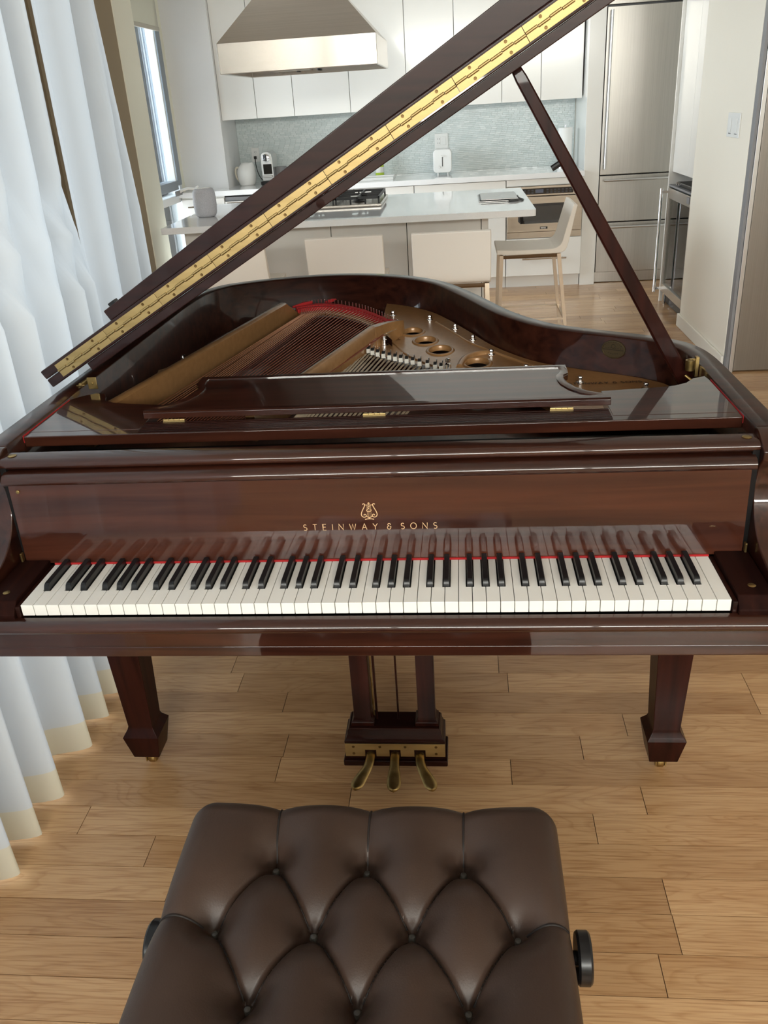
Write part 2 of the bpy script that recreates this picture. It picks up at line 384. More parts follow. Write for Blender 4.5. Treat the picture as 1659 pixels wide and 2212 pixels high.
def glass(name, tint, rough=0.):
    m = bpy.data.materials.new(name); m.use_nodes = True
    N, L = m.node_tree.nodes, m.node_tree.links; N.remove(N['Principled BSDF'])
    t = N.new('ShaderNodeBsdfTransparent'); t.inputs[0].default_value = (*tint, 1)
    g = N.new('ShaderNodeBsdfGlossy'); g.inputs['Roughness'].default_value = rough
    fr = N.new('ShaderNodeFresnel'); fr.inputs[0].default_value = 1.5
    x = N.new('ShaderNodeMixShader'); L.new(fr.outputs[0], x.inputs[0]); L.new(t.outputs[0], x.inputs[1]); L.new(g.outputs[0], x.inputs[2])
    L.new(x.outputs[0], N['Material Output'].inputs[0]); return m
GLASS = glass('window_glass', (.96, .98, .98)); WGLASS = glass('cooler_glass', (.66, .74, .68), .02)
LAMP = bpy.data.materials.new('lamp_glow'); LAMP.use_nodes = True
LAMP.node_tree.nodes['Principled BSDF'].inputs['Emission Color'].default_value = (1, .86, .66, 1)
LAMP.node_tree.nodes['Principled BSDF'].inputs['Emission Strength'].default_value = 6

# ================================================================== SETTING
CEIL = 2.72
floor = st(MB().box(-2.3, 3.1, -4.6, 7.0, -.06, -.008).build('floor', GAP, smooth=0))
# planks: rows of boards running along x, each board its own box
PW = .0885; Y0 = -.0105; TH = .012
known = {-1: [.577], 0: [.576], 1: [-.55], 2: [.458], 4: [.28], 5: [-.30, .462], 7: [-.335, .942], 8: [.291, .943], 9: [-.524]}
near, rest = [], []
for r in range(-51, 72):
    y0 = Y0 + r*PW; y1 = y0+PW
    rr = random.Random(r*13+5)
    js = sorted(known.get(r, []))
    if not js: js = [rr.uniform(-.6, .6)]
    lo, hi = js[0], js[-1]; js2 = list(js)
    while lo > -2.25: lo -= rr.uniform(.55, 1.35); js2.append(lo)
    while hi < 3.05: hi += rr.uniform(.55, 1.35); js2.append(hi)
    js2 = sorted(max(-2.28, min(3.08, j)) for j in set(js2))
    for a, b in zip(js2[:-1], js2[1:]):
        if b-a < .02: continue
        cx, cyy = (a+b)/2, (y0+y1)/2
        vis = (-.95 < b and a < 1.3 and -.75 < cyy < 1.5) or (.2 < b and a < 2.0 and 1.5 <= cyy < 6.3)
        (near if vis else rest).append((a, b, y0, y1))
near.sort(key=lambda q: abs(q[2]+.2))
rest += near[296:]; near = near[:296]
def plank_verts(m, a, b, y0, y1):
    g = .0008; m.box(a+g, b-g, y0+g, y1-g, -.008, 0)
for q in near:
    m = MB(); plank_verts(m, *q); m.build('plank', OAK, floor, smooth=0)
m = MB()
for q in rest: plank_verts(m, *q)
m.build('plank', OAK, floor, smooth=0, kind='stuff')

st(MB().box(-2.3, 3.1, -4.6, 7.0, CEIL, CEIL+.08).build('ceiling', CEILP, smooth=0))
st(MB().box(-2.3, 3.1, 6.92, 7.0, 0, CEIL).build('wall_back', WALLP, smooth=0))
st(MB().box(3.0, 3.1, -4.6, 3.66, 0, CEIL).build('wall_right', WALLP, smooth=0))
# left window wall, in pieces round its openings
XW = -2.17
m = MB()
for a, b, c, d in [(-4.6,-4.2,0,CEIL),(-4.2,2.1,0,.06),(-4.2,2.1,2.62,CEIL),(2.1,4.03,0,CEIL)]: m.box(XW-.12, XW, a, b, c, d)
st(m.build('wall_left', SHADE_TAN, smooth=0))
m = MB()
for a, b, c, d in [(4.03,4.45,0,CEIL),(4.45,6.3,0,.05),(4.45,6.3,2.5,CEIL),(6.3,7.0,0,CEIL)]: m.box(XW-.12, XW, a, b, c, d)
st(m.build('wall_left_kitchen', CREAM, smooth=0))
# return wall, backlit shade painted on as tan, with a cream end
wp = st(MB().box(XW, -1.70, 4.03, 4.34, 0, CEIL).build('wall_partition', SHADE_TAN, smooth=0))
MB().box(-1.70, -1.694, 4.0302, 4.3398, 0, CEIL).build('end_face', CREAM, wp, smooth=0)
# unseen rear wall; its high window is added to let in fill light
m = MB()
for a, b, c, d in [(-2.3,-1.8,0,CEIL),(2.6,3.1,0,CEIL),(-1.8,2.6,0,2.10),(-1.8,2.6,2.62,CEIL)]: m.box(a, b, -4.6, -4.5, c, d)
st(m.build('wall_rear', WALLP, smooth=0))
def window(name, ax, pos, a, b, z0, z1, mullions, rails, fm, w=.05, d=.07):
    root = bpy.data.objects.new(name, None); COL.objects.link(root); root['kind'] = 'structure'
    loc = (pos, (a+b)/2, z0) if ax == 'x' else ((a+b)/2, pos, z0); root.location = loc; WPOS[name] = loc
    def bx(m, p, q, c, e, t0, t1):
        (m.box(t0, t1, p, q, c, e) if ax == 'x' else m.box(p, q, t0, t1, c, e))
    m = MB()
    bx(m, a, a+w, z0, z1, pos-d, pos); bx(m, b-w, b, z0, z1, pos-d, pos); bx(m, a+w, b-w, z0, z0+w, pos-d, pos); bx(m, a+w, b-w, z1-w, z1, pos-d, pos)
    m.build('window_frame', fm, root, bevel=.004)
    for u in mullions:
        m = MB(); bx(m, u-w/2, u+w/2, z0+w, z1-w, pos-d, pos); m.build('mullion', fm, root, bevel=.004)
    ed = [a+w]+[x for u in mullions for x in (u-w/2, u+w/2)]+[b-w]
    for i in range(0, len(ed), 2):
        for zz in rails:
            m = MB(); bx(m, ed[i], ed[i+1], zz-w/2, zz+w/2, pos-d, pos); m.build('rail', fm, root, bevel=.004)
        zs = [z0+w]+[x for u in rails for x in (u-w/2, u+w/2)]+[z1-w]
        for k in range(0, len(zs), 2):
            m = MB(); bx(m, ed[i], ed[i+1], zs[k], zs[k+1], pos-d*.6, pos-d*.5); m.build('pane', GLASS, root, smooth=0)
    return root
window('window_1', 'x', XW-.02, -4.2, 2.1, .06, 2.62, [-2.6, -1.0, .6], [.8], ALU)
window('rear_fill_window', 'y', -4.53, -1.8, 2.6, 2.10, 2.62, [-.35, 1.1], [], ALU)  # added high window, there only to frame the rear fill light
# kitchen casement
w2 = window('window_2', 'x', XW+.005, 4.45, 6.30, .05, 2.5, [], [.875], ALUL, .06, .10)
m = MB()                                       # grey inner sash of the upper light
m.box(XW-.05, XW+.03, 6.13, 6.235, .98, 2.44).box(XW-.05, XW+.03, 4.52, 4.60, .98, 2.44).box(XW-.05, XW+.03, 4.60, 6.13, .95, 1.02).box(XW-.05, XW+.03, 4.60, 6.13, 2.38, 2.44)
m.build('sash', ALU, w2, bevel=.004)
m = MB(); m.box(XW-.03, XW+.034, 6.06, 6.085, 1.02, 2.38); m.build('sash_bead', ALUL, w2, bevel=.003)
m = MB(); m.tube([(XW+.03, 6.12, .93), (XW+.06, 6.12, .945), (XW+.10, 6.14, .955), (XW+.15, 6.17, .945), (XW+.175, 6.19, .965)], [.012, .012, .011, .010, .008], 8)
m.build('window_handle', PLASTICW, w2)
m = MB(); m.box(XW+.03, XW+.04, 6.0, 6.2, .905, .945); m.build('handle_plate', GREYP, w2, bevel=.003)
# pier between window and kitchen wall
st(MB().box(XW, -1.787, 6.40, 6.92, 0, CEIL).build('wall_pier', mat('pier_paint', (.82,.82,.82), .7), smooth=0))
# wall on the right with the light switch
st(MB().box(1.67, 2.2, 3.66, 4.72, 0, CEIL).build('wall_switch', mat('warm_paint', (.90,.845,.735), .7), bevel=.006))
m = MB(); m.prism([(1.655,3.645),(1.655,4.735),(2.2,4.735),(2.2,4.722),(1.669,4.722),(1.669,3.658),(1.6705,3.645)], 'z', 0, .085)
st(m.build('baseboard_right', WALLP, bevel=.004))
st(MB().box(1.93, 3.1, 4.72, 6.92, 0, CEIL).build('wall_alcove', WALLP, smooth=0))
# steel door and its metal jamb
d1 = bpy.data.objects.new('door_1', None); COL.objects.link(d1); d1['kind'] = 'structure'; d1.location = (2.2, 3.62, 0); WPOS['door_1'] = (2.2, 3.62, 0)
MB().box(1.715, 2.75, 3.605, 3.66, .008, CEIL-.01)  .build('door_leaf', brushed('door_steel', (.31,.29,.27), 'z', .32), d1, bevel=.003)
MB().box(1.672, 1.688, 3.60, 3.655, 0, CEIL-.01).build('door_jamb', GREYP, d1, bevel=.002)
MB().box(1.690, 1.713, 3.600, 3.655, 0, CEIL-.01).build('door_jamb', SILVER, d1, bevel=.002)
st(MB().box(2.752, 3.0, 3.60, 3.66, 0, CEIL).build('wall_right_return', WALLP, smooth=0))

# ================================================================== GRAND PIANO
piano = thing('grand_piano', (0, .8, 0), 'glossy dark mahogany grand piano with propped lid and open keyboard', 'piano')
RT = .957                                       # rim top
outer = [(-.733,.21),(-.733,.7),(-.733,1.15),(-.731,1.42),(-.712,1.62),(-.662,1.735),(-.597,1.785),(-.52,1.822),(-.443,1.846),(-.311,1.867),(-.192,1.856),(-.072,1.81),(.036,1.735),(.125,1.63),(.185,1.511),(.253,1.338),(.312,1.178),(.368,1.070),(.421,.997),(.486,.945),(.548,.902),(.608,.864),(.655,.826),(.698,.777),(.720,.722),(.730,.66),(.733,.58),(.733,.4),(.733,.21)]
OUT = catmull(outer, 5)
def offset(path, d):
    res = []
    for i, q in enumerate(path):
        a = path[max(0,i-1)]; b = path[min(len(path)-1,i+1)]
        tx, ty = b[0]-a[0], b[1]-a[1]; l = sqrt(tx*tx+ty*ty)+1e-9
        res.append((q[0]+ty/l*d, q[1]-tx/l*d))
    return res
INN = offset(OUT, .049)
rings = []
for a, b in zip(OUT, INN):
    e = ((b[0]-a[0])*.06, (b[1]-a[1])*.06)
    rings.append([(a[0],a[1],.635),(a[0],a[1],RT-.003),(a[0]+e[0],a[1]+e[1],RT),(b[0]-e[0],b[1]-e[1],RT),(b[0],b[1],RT-.003),(b[0],b[1],.635)])
MB().loft(rings).build('rim', WRIM, piano, smooth=50)
board = offset(OUT, .047)
MB().prism([(q[0], q[1]) for q in board], 'z', .795, .805).build('soundboard', SPRUCE, piano, smooth=0)
# arms
for s in (-1, 1):
    prof = catmull([(.0,.742),(.03,.752),(.07,.761),(.105,.773),(.139,.796),(.163,.829),(.171,.863),(.164,.897),(.148,.918)], 3)
    prof = [(.2095,.632),(-.010,.632),(-.010,.715)]+prof+[(.146,.934),(.17,.947),(.196,RT),(.2095,RT)]
    x0, x1 = (.6815, .733) if s > 0 else (-.733, -.6815)
    MB().prism(prof, 'x', x0, x1).build('arm', WY, piano, bevel=.003)
# keybed and key slip
MB().box(-.680, .680, -.012, .40, .632, .654).build('keybed', WX, piano, bevel=.003)
MB().prism([(.012,.6555),(-.015,.6555),(-.015,.689),(-.024,.690),(-.031,.694),(-.034,.700),(-.032,.707),(-.024,.7118),(-.006,.7125),(-.006,.70),(.012,.70)], 'x', -.678, .678).build('key_slip', WX, piano, smooth=60)
MB().box(-.612, .612, .012, .16, .655, .70).build('key_frame', BLACKW, piano, smooth=0)
# key blocks
for s in (-1, 1):
    a, b = sorted((s*.6205, s*.6795))
    kb = MB().prism([(-.012,.657),(-.012,.721),(.006,.741),(.15,.744),(.15,.657)], 'x', a, b)  .build('key_block', WKB, piano, bevel=.0025)
    a, b = sorted((s*.6125, s*.620))
    MB().box(a, b, -.004, .15, .657, .733).build('key_block_rail', WDK, kb, bevel=.001)
    MB().lathe([(.0001,0),(.0062,0),(.0068,.001),(.0045,.002),(.0001,.0015)], (s*.651,.033,.7412), 'z', 14).build('screw', BRASSA, kb)
# fallboard: leaning panel with a rounded lip
pan_b, pan_t = (.1500, .737), (.1570, .900)
MB().prism([pan_b, (.160,.735), (.190,.900), pan_t], 'x', -.669, .669).build('fallboard', WF, piano, smooth=0)
fall = bpy.data.objects['fallboard']
MB().prism([(.196,.899),(.156,.899),(.149,.901),(.145,.906),(.146,.913),(.152,.919),(.165,.9225),(.196,.9235)], 'x', -.674, .674).build('lip', WX, fall, smooth=60)
for s in (-1, 1):
    a, b = sorted((s*.6695, s*.6812)); MB().box(a, b, .165, .25, .742, .93).build('end_gap_shade', BLACKW, fall, smooth=0)  # black filler standing in for the shade inside the end gap
    a, b = sorted((s*.6705, s*.6745)); MB().box(a, b, .141, .151, .744, .762).build('pivot_plate', BRASSA, fall, bevel=.001)
MB().lathe([(.0001,0),(.0036,0),(.0036,-.0012),(.0022,-.0018),(.0001,-.0018)], (-.652, .1555, .886), 'y', 12).build('lock_button', BRASSA, fall)
# red felt under the fallboard
MB().box(-.612, .612, .1475, .1545, .7335, .7375).build('red_felt_strip', REDFELT, piano, smooth=0)
# stretcher
MB().prism([(.205,.9245),(.172,.9245),(.166,.928),(.1635,.934),(.166,.940),(.174,.9445),(.205,.9455)], 'x', -.681, .681).build('stretcher', WX, piano, smooth=60)
for s in (-1, 1):
    MB().lathe([(.0001,0),(.0075,0),(.0085,.0012),(.006,.002),(.0001,.0016)], (s*.664,.188,.945), 'z', 16).build('stretcher_screw', BRASSA, piano)

# ---- flat lettering and lyre emblem on the fallboard, laid as thin strips
def panel_pt(x, z, lift=.0004):
    t = (z-pan_b[1])/(pan_t[1]-pan_b[1]); y = pan_b[0]+t*(pan_t[0]-pan_b[0])
    return (x, y-lift*.98, z+lift*.19)
def strip(m, pts, w, place):
    """flat ribbon of width w along 2-D points, mapped by place(x, z)"""
    pts = [Vector(q) for q in pts]; L_, R_ = [], []
    n = len(pts)
    for i in range(n):
        a = pts[max(i-1,0)]; b = pts[min(i+1,n-1)]; t = (b-a)
        if t.length < 1e-9: t = Vector((1,0))
        t.normalize(); nn = Vector((-t.y, t.x))*w/2
        k = 1.0
        if 0 < i < n-1:
            t1 = (pts[i]-pts[i-1]).normalized(); c = abs(t1.dot(t)); k = 1/max(c, .5)
        L_.append(place(*(pts[i]+nn*k))); R_.append(place(*(pts[i]-nn*k)))
    m.add(L_+R_, [(i, i+1, n+i+1, n+i) for i in range(n-1)])
def arc(cx, cy_, rx, ry, a0, a1, n=12): return [(cx+rx*cos(radians(a0+(a1-a0)*i/n)), cy_+ry*sin(radians(a0+(a1-a0)*i/n))) for i in range(n+1)]
def S_curve(w):   # letter S in a box w x 1
    return arc(w*.5, .745, w*.44, .235, 35, 270, 10)+arc(w*.5, .255, w*.5, .255, 90, -140, 12)[1:]
GLY = {
 'S': (.52, [S_curve(.52)]), 'T': (.62, [[(0,1),(.62,1)],[(.31,1),(.31,0)]]),
 'E': (.5, [[(.5,1),(.0,1),(0,0),(.5,0)],[(0,.52),(.42,.52)]]), 'I': (.06, [[(.03,1),(.03,0)]]),
 'N': (.72, [[(0,0),(0,1),(.72,0),(.72,1)]]), 'W': (1.0, [[(0,1),(.26,0),(.5,.95),(.74,0),(1,1)]]),
 'A': (.74, [[(0,0),(.37,1),(.74,0)],[(.13,.34),(.61,.34)]]), 'Y': (.7, [[(0,1),(.35,.48),(.7,1)],[(.35,.48),(.35,0)]]),
 'O': (.9, [arc(.45,.5,.45,.5,0,360,24)]),
 '&': (.62, [arc(.30,.77,.20,.21,-20,262,12)+[(.27,.56)], [(.34,.555),(.27,.55)]+arc(.28,.27,.27,.27,95,330,12)+[(.60,.42)], [(.40,.42),(.62,.42)]]),
 'R': (.55, [[(0,0),(0,1),(.25,1)]+arc(.25,.745,.28,.255,90,-90,8)+[(0,.49)],[(.26,.49),(.55,0)]]),
 'K': (.55, [[(0,0),(0,1)],[(.55,1),(0,.42)],[(.15,.55),(.55,0)]]),
}
def write(m, text, x, z, h, gap, w, place, space=.9):
    for ch in text:
        if ch == ' ': x += space*h; continue
        wd, strokes = GLY[ch]
        for s_ in strokes: strip(m, [(x+q[0]*h, z+q[1]*h) for q in s_], w, place)
        x += (wd+gap)*h
    return x-gap*h
m = MB()
TXT = 'STEINWAY & SONS'; TH_ = .0118
tot = write(MB(), TXT, 0, 0, TH_, .86, .001, panel_pt, .55)
g2 = .86
for _ in range(30):
    tot = write(MB(), TXT, 0, 0, TH_, g2, .001, panel_pt, .55); g2 += (.246-tot)/(14*TH_)*.7
write(m, TXT, (.0040-.123), .797, TH_, g2, .0012, panel_pt, .55)
m.build('lettering', LETTER, fall, smooth=0)
m = MB(); EX, EZ = .0045, .817                 # lyre, about 28 x 35 mm
def ly(px_, pz_): return (EX+px_, EZ+pz_)
for s in (-1, 1):
    side = catmull([(s*.0112,.0298),(s*.0098,.0312),(s*.0078,.0305),(s*.0074,.0278),(s*.0092,.0235),(s*.0118,.0185),(s*.0140,.0130),(s*.0142,.0085),(s*.0115,.0052),(s*.0075,.0050),(s*.0056,.0078),(s*.0072,.0104),(s*.0095,.0098),(s*.0094,.0080)], 5)
    strip(m, [ly(*q) for q in side], .0015, panel_pt)
strip(m, [ly(*q) for q in [(-.0079,.0288),(.0079,.0288)]], .0011, panel_pt)
for q in (-.0034,-.0012,.0012,.0034): strip(m, [ly(q,.0288), ly(q,.0052)], .0004, panel_pt)
strip(m, [ly(*q) for q in arc(0,.0318,.0013,.0013,0,360,12)], .0012, panel_pt)
strip(m, [ly(*q) for q in catmull([(.0018,.0250),(0,.0262),(-.0020,.0246),(-.0008,.0228),(.0004,.0226)],4)], .0011, panel_pt)
strip(m, [ly(*q) for q in catmull([(.0004,.0226),(-.0026,.0206),(-.0044,.0180),(-.0024,.0156),(.0016,.0158),(.0040,.0182),(.0030,.0200)],4)], .0012, panel_pt)
strip(m, [ly(*q) for q in [(-.0056,.0062),(-.0020,.0044),(0,.0040),(.0020,.0044),(.0056,.0062)]], .0014, panel_pt)
strip(m, [ly(0,.0044), ly(0,.0012)], .0030, panel_pt)
strip(m, [ly(-.0082,.0003), ly(-.004,.0012), ly(0,.0014), ly(.004,.0012), ly(.0082,.0003)], .0016, panel_pt)
m.build('lyre_emblem', LETTER, fall, smooth=0)

# ---- keys
KW = 1.2225/52; HW = 1.2225/2
HASB = {0: .0037, 2: -.0025, 3: .0025, 5: -.0037, 6: 0.0}
HBLK = .0060
for i in range(52):
    x0 = -HW+i*KW+.0005; x1 = -HW+(i+1)*KW-.0005
    li, pi_ = i % 7, (i-1) % 7
    r_cut = (-HW+(i+1)*KW+HASB[li]-HBLK-.0009) if (li in HASB and i < 51) else x1
    l_cut = (-HW+i*KW+HASB[pi_]+HBLK+.0009) if (i > 0 and pi_ in HASB) else x0
    poly = [(x0,.0),(x1,.0)]
    if r_cut < x1: poly += [(x1,.0492),(r_cut,.0492)]
    poly += [(r_cut,.1465),(l_cut,.1465)]
    if l_cut > x0: poly += [(l_cut,.0492),(x0,.0492)]
    m = MB().prism(poly, 'z', .7132, .7349)
    m.build('white_key', IVORY, piano, bevel=.0009, seg=2, smooth=40)
bk0 = None
for i in range(51):
    if i % 7 not in HASB: continue
    c = -HW+(i+1)*KW+HASB[i % 7]
    if bk0 is None:
        w0, w1 = .0057, .0046; rings = []
        for y, z, ww in [(.0500,.7150,w0),(.0503,.7368,w0),(.0535,.7440,w1+.0005),(.0575,.7473,w1)]:
            pass
        zb = .7150
        prof = [(.0500,zb),(.0502,.7366),(.0530,.7436),(.0552,.7458),(.0590,.7470),(.1465,.7470),(.1465,zb)]
        vs, fs = [], []
        n = len(prof)
        for s in (-1, 1):
            for y, z in prof:
                t = max(0, (z-.7355)/(.7470-.7355)); vs.append((c+s*(w0+(w1-w0)*min(1, t)), y, z))
        fs = [tuple(range(n-1,-1,-1)), tuple(range(n,2*n))]+[(k,(k+1)%n,n+(k+1)%n,n+k) for k in range(n)]
        bk0 = MB().add(vs, fs).build('black_key', EBONY, piano, bevel=.0007, seg=2, smooth=40)
        c0 = c; p0 = WPOS[bk0.name]
    else:
        copy_part(bk0, piano, (p0[0]+c-c0, p0[1], p0[2]))

# ---- music shelf and desk
SZ0, SZ1 = .929, .951
shelf = MB().prism([(-.683,.276),(.683,.276),(.683,.30),(.455,.345),(-.455,.345),(-.683,.30)], 'z', SZ0, SZ1-.0006).build('desk_shelf', WX, piano, bevel=.002)
R_ = [(.4555,.300),(.683,.300),(.682,.50),(.679,.527),(.650,.512),(.632,.486),(.606,.470),(.575,.462),(.533,.458),(.456,.449)]
L_ = [(-.4555,.300),(-.683,.300),(-.684,.505),(-.664,.530),(-.642,.544),(-.618,.540),(-.606,.515),(-.598,.492),(-.575,.475),(-.53,.462),(-.458,.449)]
MB().prism(R_, 'z', SZ0, SZ1).build('shelf_side', WX, shelf, bevel=.0015)
MB().prism(L_[::-1], 'z', SZ0, SZ1).build('shelf_side', WX, shelf, bevel=.0015)
# polygons meet at y .30, the front strip closes the slot
m = MB()
for k in range(6): m.box(-.453, .453, .284+k*.0095, .284+k*.0095+.0062, SZ1-.0008, SZ1+.0016)
m.build('slide_groove', WDK, shelf, bevel=.0008)
for s in (-1, 1):
    a, b = sorted((s*.6832, s*.6848)); MB().box(a, b, .276, .50, .938, .9525).build('felt_edge', REDFELT, shelf, smooth=0)
dz0, dz1 = .958, .974
half = [(.458,.338),(.458,.356),(.446,.366),(.420,.382),(.400,.410),(.388,.440),(.384,.470),(.386,.492),(.396,.505),(.398,.52),(.398,.565)]
dpoly = half+[(-q[0], q[1]) for q in half[::-1]]
desk = MB().prism(dpoly, 'z', dz0, dz1-.003).build('music_desk', WX, piano, bevel=.002)
inner = [(.425,.360),(.405,.376),(.385,.402),(.372,.436),(.368,.470),(.370,.494),(.378,.512),(.380,.55)]
ipoly = [(x, y, dz1-.003) for x, y in inner+[(-q[0], q[1]) for q in inner[::-1]]]
fr = MB(); n = len(ipoly)
op = [(q[0], q[1], dz1-.003) for q in [(.457,.339),(.457,.356),(.444,.366),(.419,.383),(.399,.410),(.387,.440),(.383,.470),(.385,.492),(.395,.505),(.397,.52),(.397,.564)]]
full_o = op+[(-q[0], q[1], q[2]) for q in op[::-1]]
half_i = [(.430,.357),(.428,.358),(.424,.361),(.405,.376),(.386,.402),(.373,.436),(.369,.470),(.371,.494),(.378,.508),(.381,.52),(.381,.551)]
full_i = [(x, y, dz1-.003) for x, y in half_i]+[(-x, y, dz1-.003) for x, y in half_i[::-1]]
rings = [[o_, (o_[0], o_[1], dz1), (i_[0]*.6+o_[0]*.4, i_[1]*.6+o_[1]*.4, dz1+.0006), (i_[0], i_[1], dz1-.001), i_] for o_, i_ in zip(full_o, full_i)]
fr.loft(rings, closed=True).build('frame_moulding', WX, desk, smooth=60)
for hx in (-.395, .006, .365):
    h = MB().box(hx-.022, hx+.022, .331, .3375, .9525, .9555)
    for k in range(4): h.cyl((hx-.022+k*.011+.0004, .3345, .9560), .0020, .0102, 'x', 8)
    h.build('desk_hinge', BRASS, desk)

# ---- pin block with tuning pins seen in the gap behind the stretcher
MB().box(-.68, .68, .206, .46, .842, .850).build('pin_block', BLACKW, piano, smooth=0)
m = MB(); rr = random.Random(3)
for k in range(110):
    x = -.20+.8*k/110.
    for row in range(3):
        m.cyl((x+row*.0024, .214+row*.017+.004*sin(k*.9), .85), .0030, .030, 'z', 6)
m.build('tuning_pin', mat('blued_steel', (.05,.05,.055), .4, 1), piano, kind='stuff', smooth=40)
MB().box(.418, .422, .206, .27, .85, .89).build('pin_block_divider', GOLD, piano)
MB().box(.198, .201, .206, .27, .85, .89).build('pin_block_divider', GOLD, piano)

# ---- iron plate (bronze painted): right hand web with round holes
pl_in = [q for q in offset(OUT, .060) if q[0] > -.10 and q[1] > .55]
pl_in = [q for q in pl_in if not (q[0] < 0 and q[1] < 1.5)]
poly = [(-.075,1.44)]+pl_in+[(.668,.50),(.42,.50),(.30,.745),(.150,.86),(.02,1.005),(-.105,1.135),(-.055,1.23),(.0,1.235)]
HOLES = [(.030,1.325,.032),(.073,1.212,.032),(.118,1.103,.033),(.218,.962,.033),(.288,.865,.031)]
bm = bmesh.new(); PZ = .862
def loop(pts):
    vs = [bm.verts.new((q[0], q[1], PZ)) for q in pts]
    return [bm.edges.new((vs[i], vs[(i+1) % len(vs)])) for i in range(len(vs))]
edges = loop(poly)
for hx, hy, hr in HOLES: edges += loop([(hx+hr*cos(2*pi*j/28), hy+hr*1.45*sin(2*pi*j/28)) for j in range(28)])
bmesh.ops.triangle_fill(bm, use_beauty=True, use_dissolve=False, edges=edges)
# drop any triangle lying inside a hole
kill = [f for f in bm.faces if any(((f.calc_center_median().x-hx)/hr)**2+((f.calc_center_median().y-hy)/(hr*1.45))**2 < .93 for hx, hy, hr in HOLES)]
bmesh.ops.delete(bm, geom=kill, context='FACES_ONLY')
me = bpy.data.meshes.new('iron_plate'); bm.to_mesh(me)
vs = [tuple(v.co) for v in bm.verts]; bm.verts.index_update(); fs = [tuple(v.index for v in f.verts) for f in bm.faces]; bm.free()
plate = MB().add(vs, fs).build('iron_plate', GOLD, piano, smooth=0)
sol = plate.modifiers.new('thick', 'SOLIDIFY'); sol.thickness = .012; sol.offset = 0
for hx, hy, hr in HOLES:
    rings = []
    for j in range(28):
        a = 2*pi*j/28; c_, s_ = cos(a), sin(a)
        rings.append([(hx+(hr+d)*c_, hy+(hr*1.45+d)*s_, PZ+h) for d, h in [(.008,.006),(.004,.0095),(.000,.010),(-.002,.007),(-.002,-.006),(.003,-.006)]])
    MB().loft(rings, closed=True).build('plate_hole_rim', GOLD, plate, smooth=70)
# cast ribs on the web
for pts, r in [(catmull([(.172,.935,.866),(.185,1.0,.868),(.215,1.045,.868),(.262,1.065,.866)],5), .011),
               (catmull([(-.058,1.235,.868),(-.02,1.20,.868),(.03,1.06,.868),(.10,.955,.868),(.165,.885,.868)],4), .0035),
               (catmull([(.10,1.44,.866),(.155,1.30,.866),(.205,1.17,.866),(.262,1.075,.866),(.36,.92,.866)],5), .006)]:
    MB().tube(pts, r, 8).build('plate_rib', GOLD, plate, smooth=70)
# cast lettering along the curved edge of the plate
def onplate(x, z): 
    return (x, .700+z+.22*(x-.515)**2*1.0, PZ+.0085)
m = MB(); write(m, 'STEINWAY & SONS', .43, .048, .013, .33, .003, onplate, .5)
m.build('cast_lettering', mat('cast_letter_dark', (.035,.02,.012), .5), plate, smooth=0)
# acorn bolts round the edge
b0 = None
for x, y in [(-.045,1.555),(.078,1.475),(.159,1.345),(.210,1.203),(.257,1.042),(.339,.886),(.459,.772),(.600,.705)]:
    if b0 is None:
        b0 = MB().lathe([(.0001,.0),(.011,0),(.011,.002),(.0068,.003),(.0068,.013),(.0055,.0155),(.0001,.016)], (x,y,PZ+.006), 'z', 6).build('plate_bolt', CHROME, plate, bevel=.001)
        pb = WPOS[b0.name]
    else: copy_part(b0, plate, (x, y, pb[2]))
# tall agraffe screws
for x, y, z, r, h in [(.142,.893,.866,.0085,.040),(-.045,1.185,.866,.0085,.030),(-.598,1.045,.865,.009,.034)]:
    MB().lathe([(.0001,0),(r*1.5,0),(r*1.5,.003),(r,.004),(r,h*.6),(r*.55,h*.68),(r*.8,h*.78),(r*.7,h*.95),(.0001,h)], (x,y,z), 'z', 14).build('nose_bolt', CHROME, plate)
MB().prism([(-.600,.70),(-.668,1.02),(-.61,1.10),(-.522,1.06)], 'z', .850, .8645).build('plate_flange', GOLD, plate, bevel=.002)
# bass side bar and tenor strut, upright slabs
def bar(name, A, B, z0, z1, th, nose=0):
    A, B = Vector(A), Vector(B); t = (B-A).normalized(); nn = Vector((-t.y, t.x))*th
    rings = []
    n = 14
    for k in range(n+1):
        u = k/n; c = A+(B-A)*u
        top = z1
        if nose and u > 1-nose: top = z1-(z1-z0)*.72*((u-1+nose)/nose)**2.2
        a, b = c, c+nn
        rings.append([(a.x,a.y,z0),(a.x,a.y,top-.004),(a.x+nn.x*.2,a.y+nn.y*.2,top),(b.x-nn.x*.2,b.y-nn.y*.2,top),(b.x,b.y,top-.004),(b.x,b.y,z0)])
    return MB().loft(rings).build(name, GOLD, plate, smooth=50)
bar('plate_bar', (-.622,.44), (-.372,1.615), .862, .930, .026, .07)
bar('plate_bar', (-.262,.45), (-.066,1.165), .862, .929, .022)
# bracket joining the tenor strut to the hitch plate
br = catmull([(-.066,1.165),(-.036,1.235),(-.004,1.285),(.006,1.31)], 4)
MB().loft([[(x-.022,y+.006,.862),(x-.022,y+.006,.926-.018*i/12),(x,y,.926-.018*i/12),(x+.002,y-.002,.862)] for i, (x, y) in enumerate(br)]).build('plate_bracket', GOLD, plate, smooth=50)
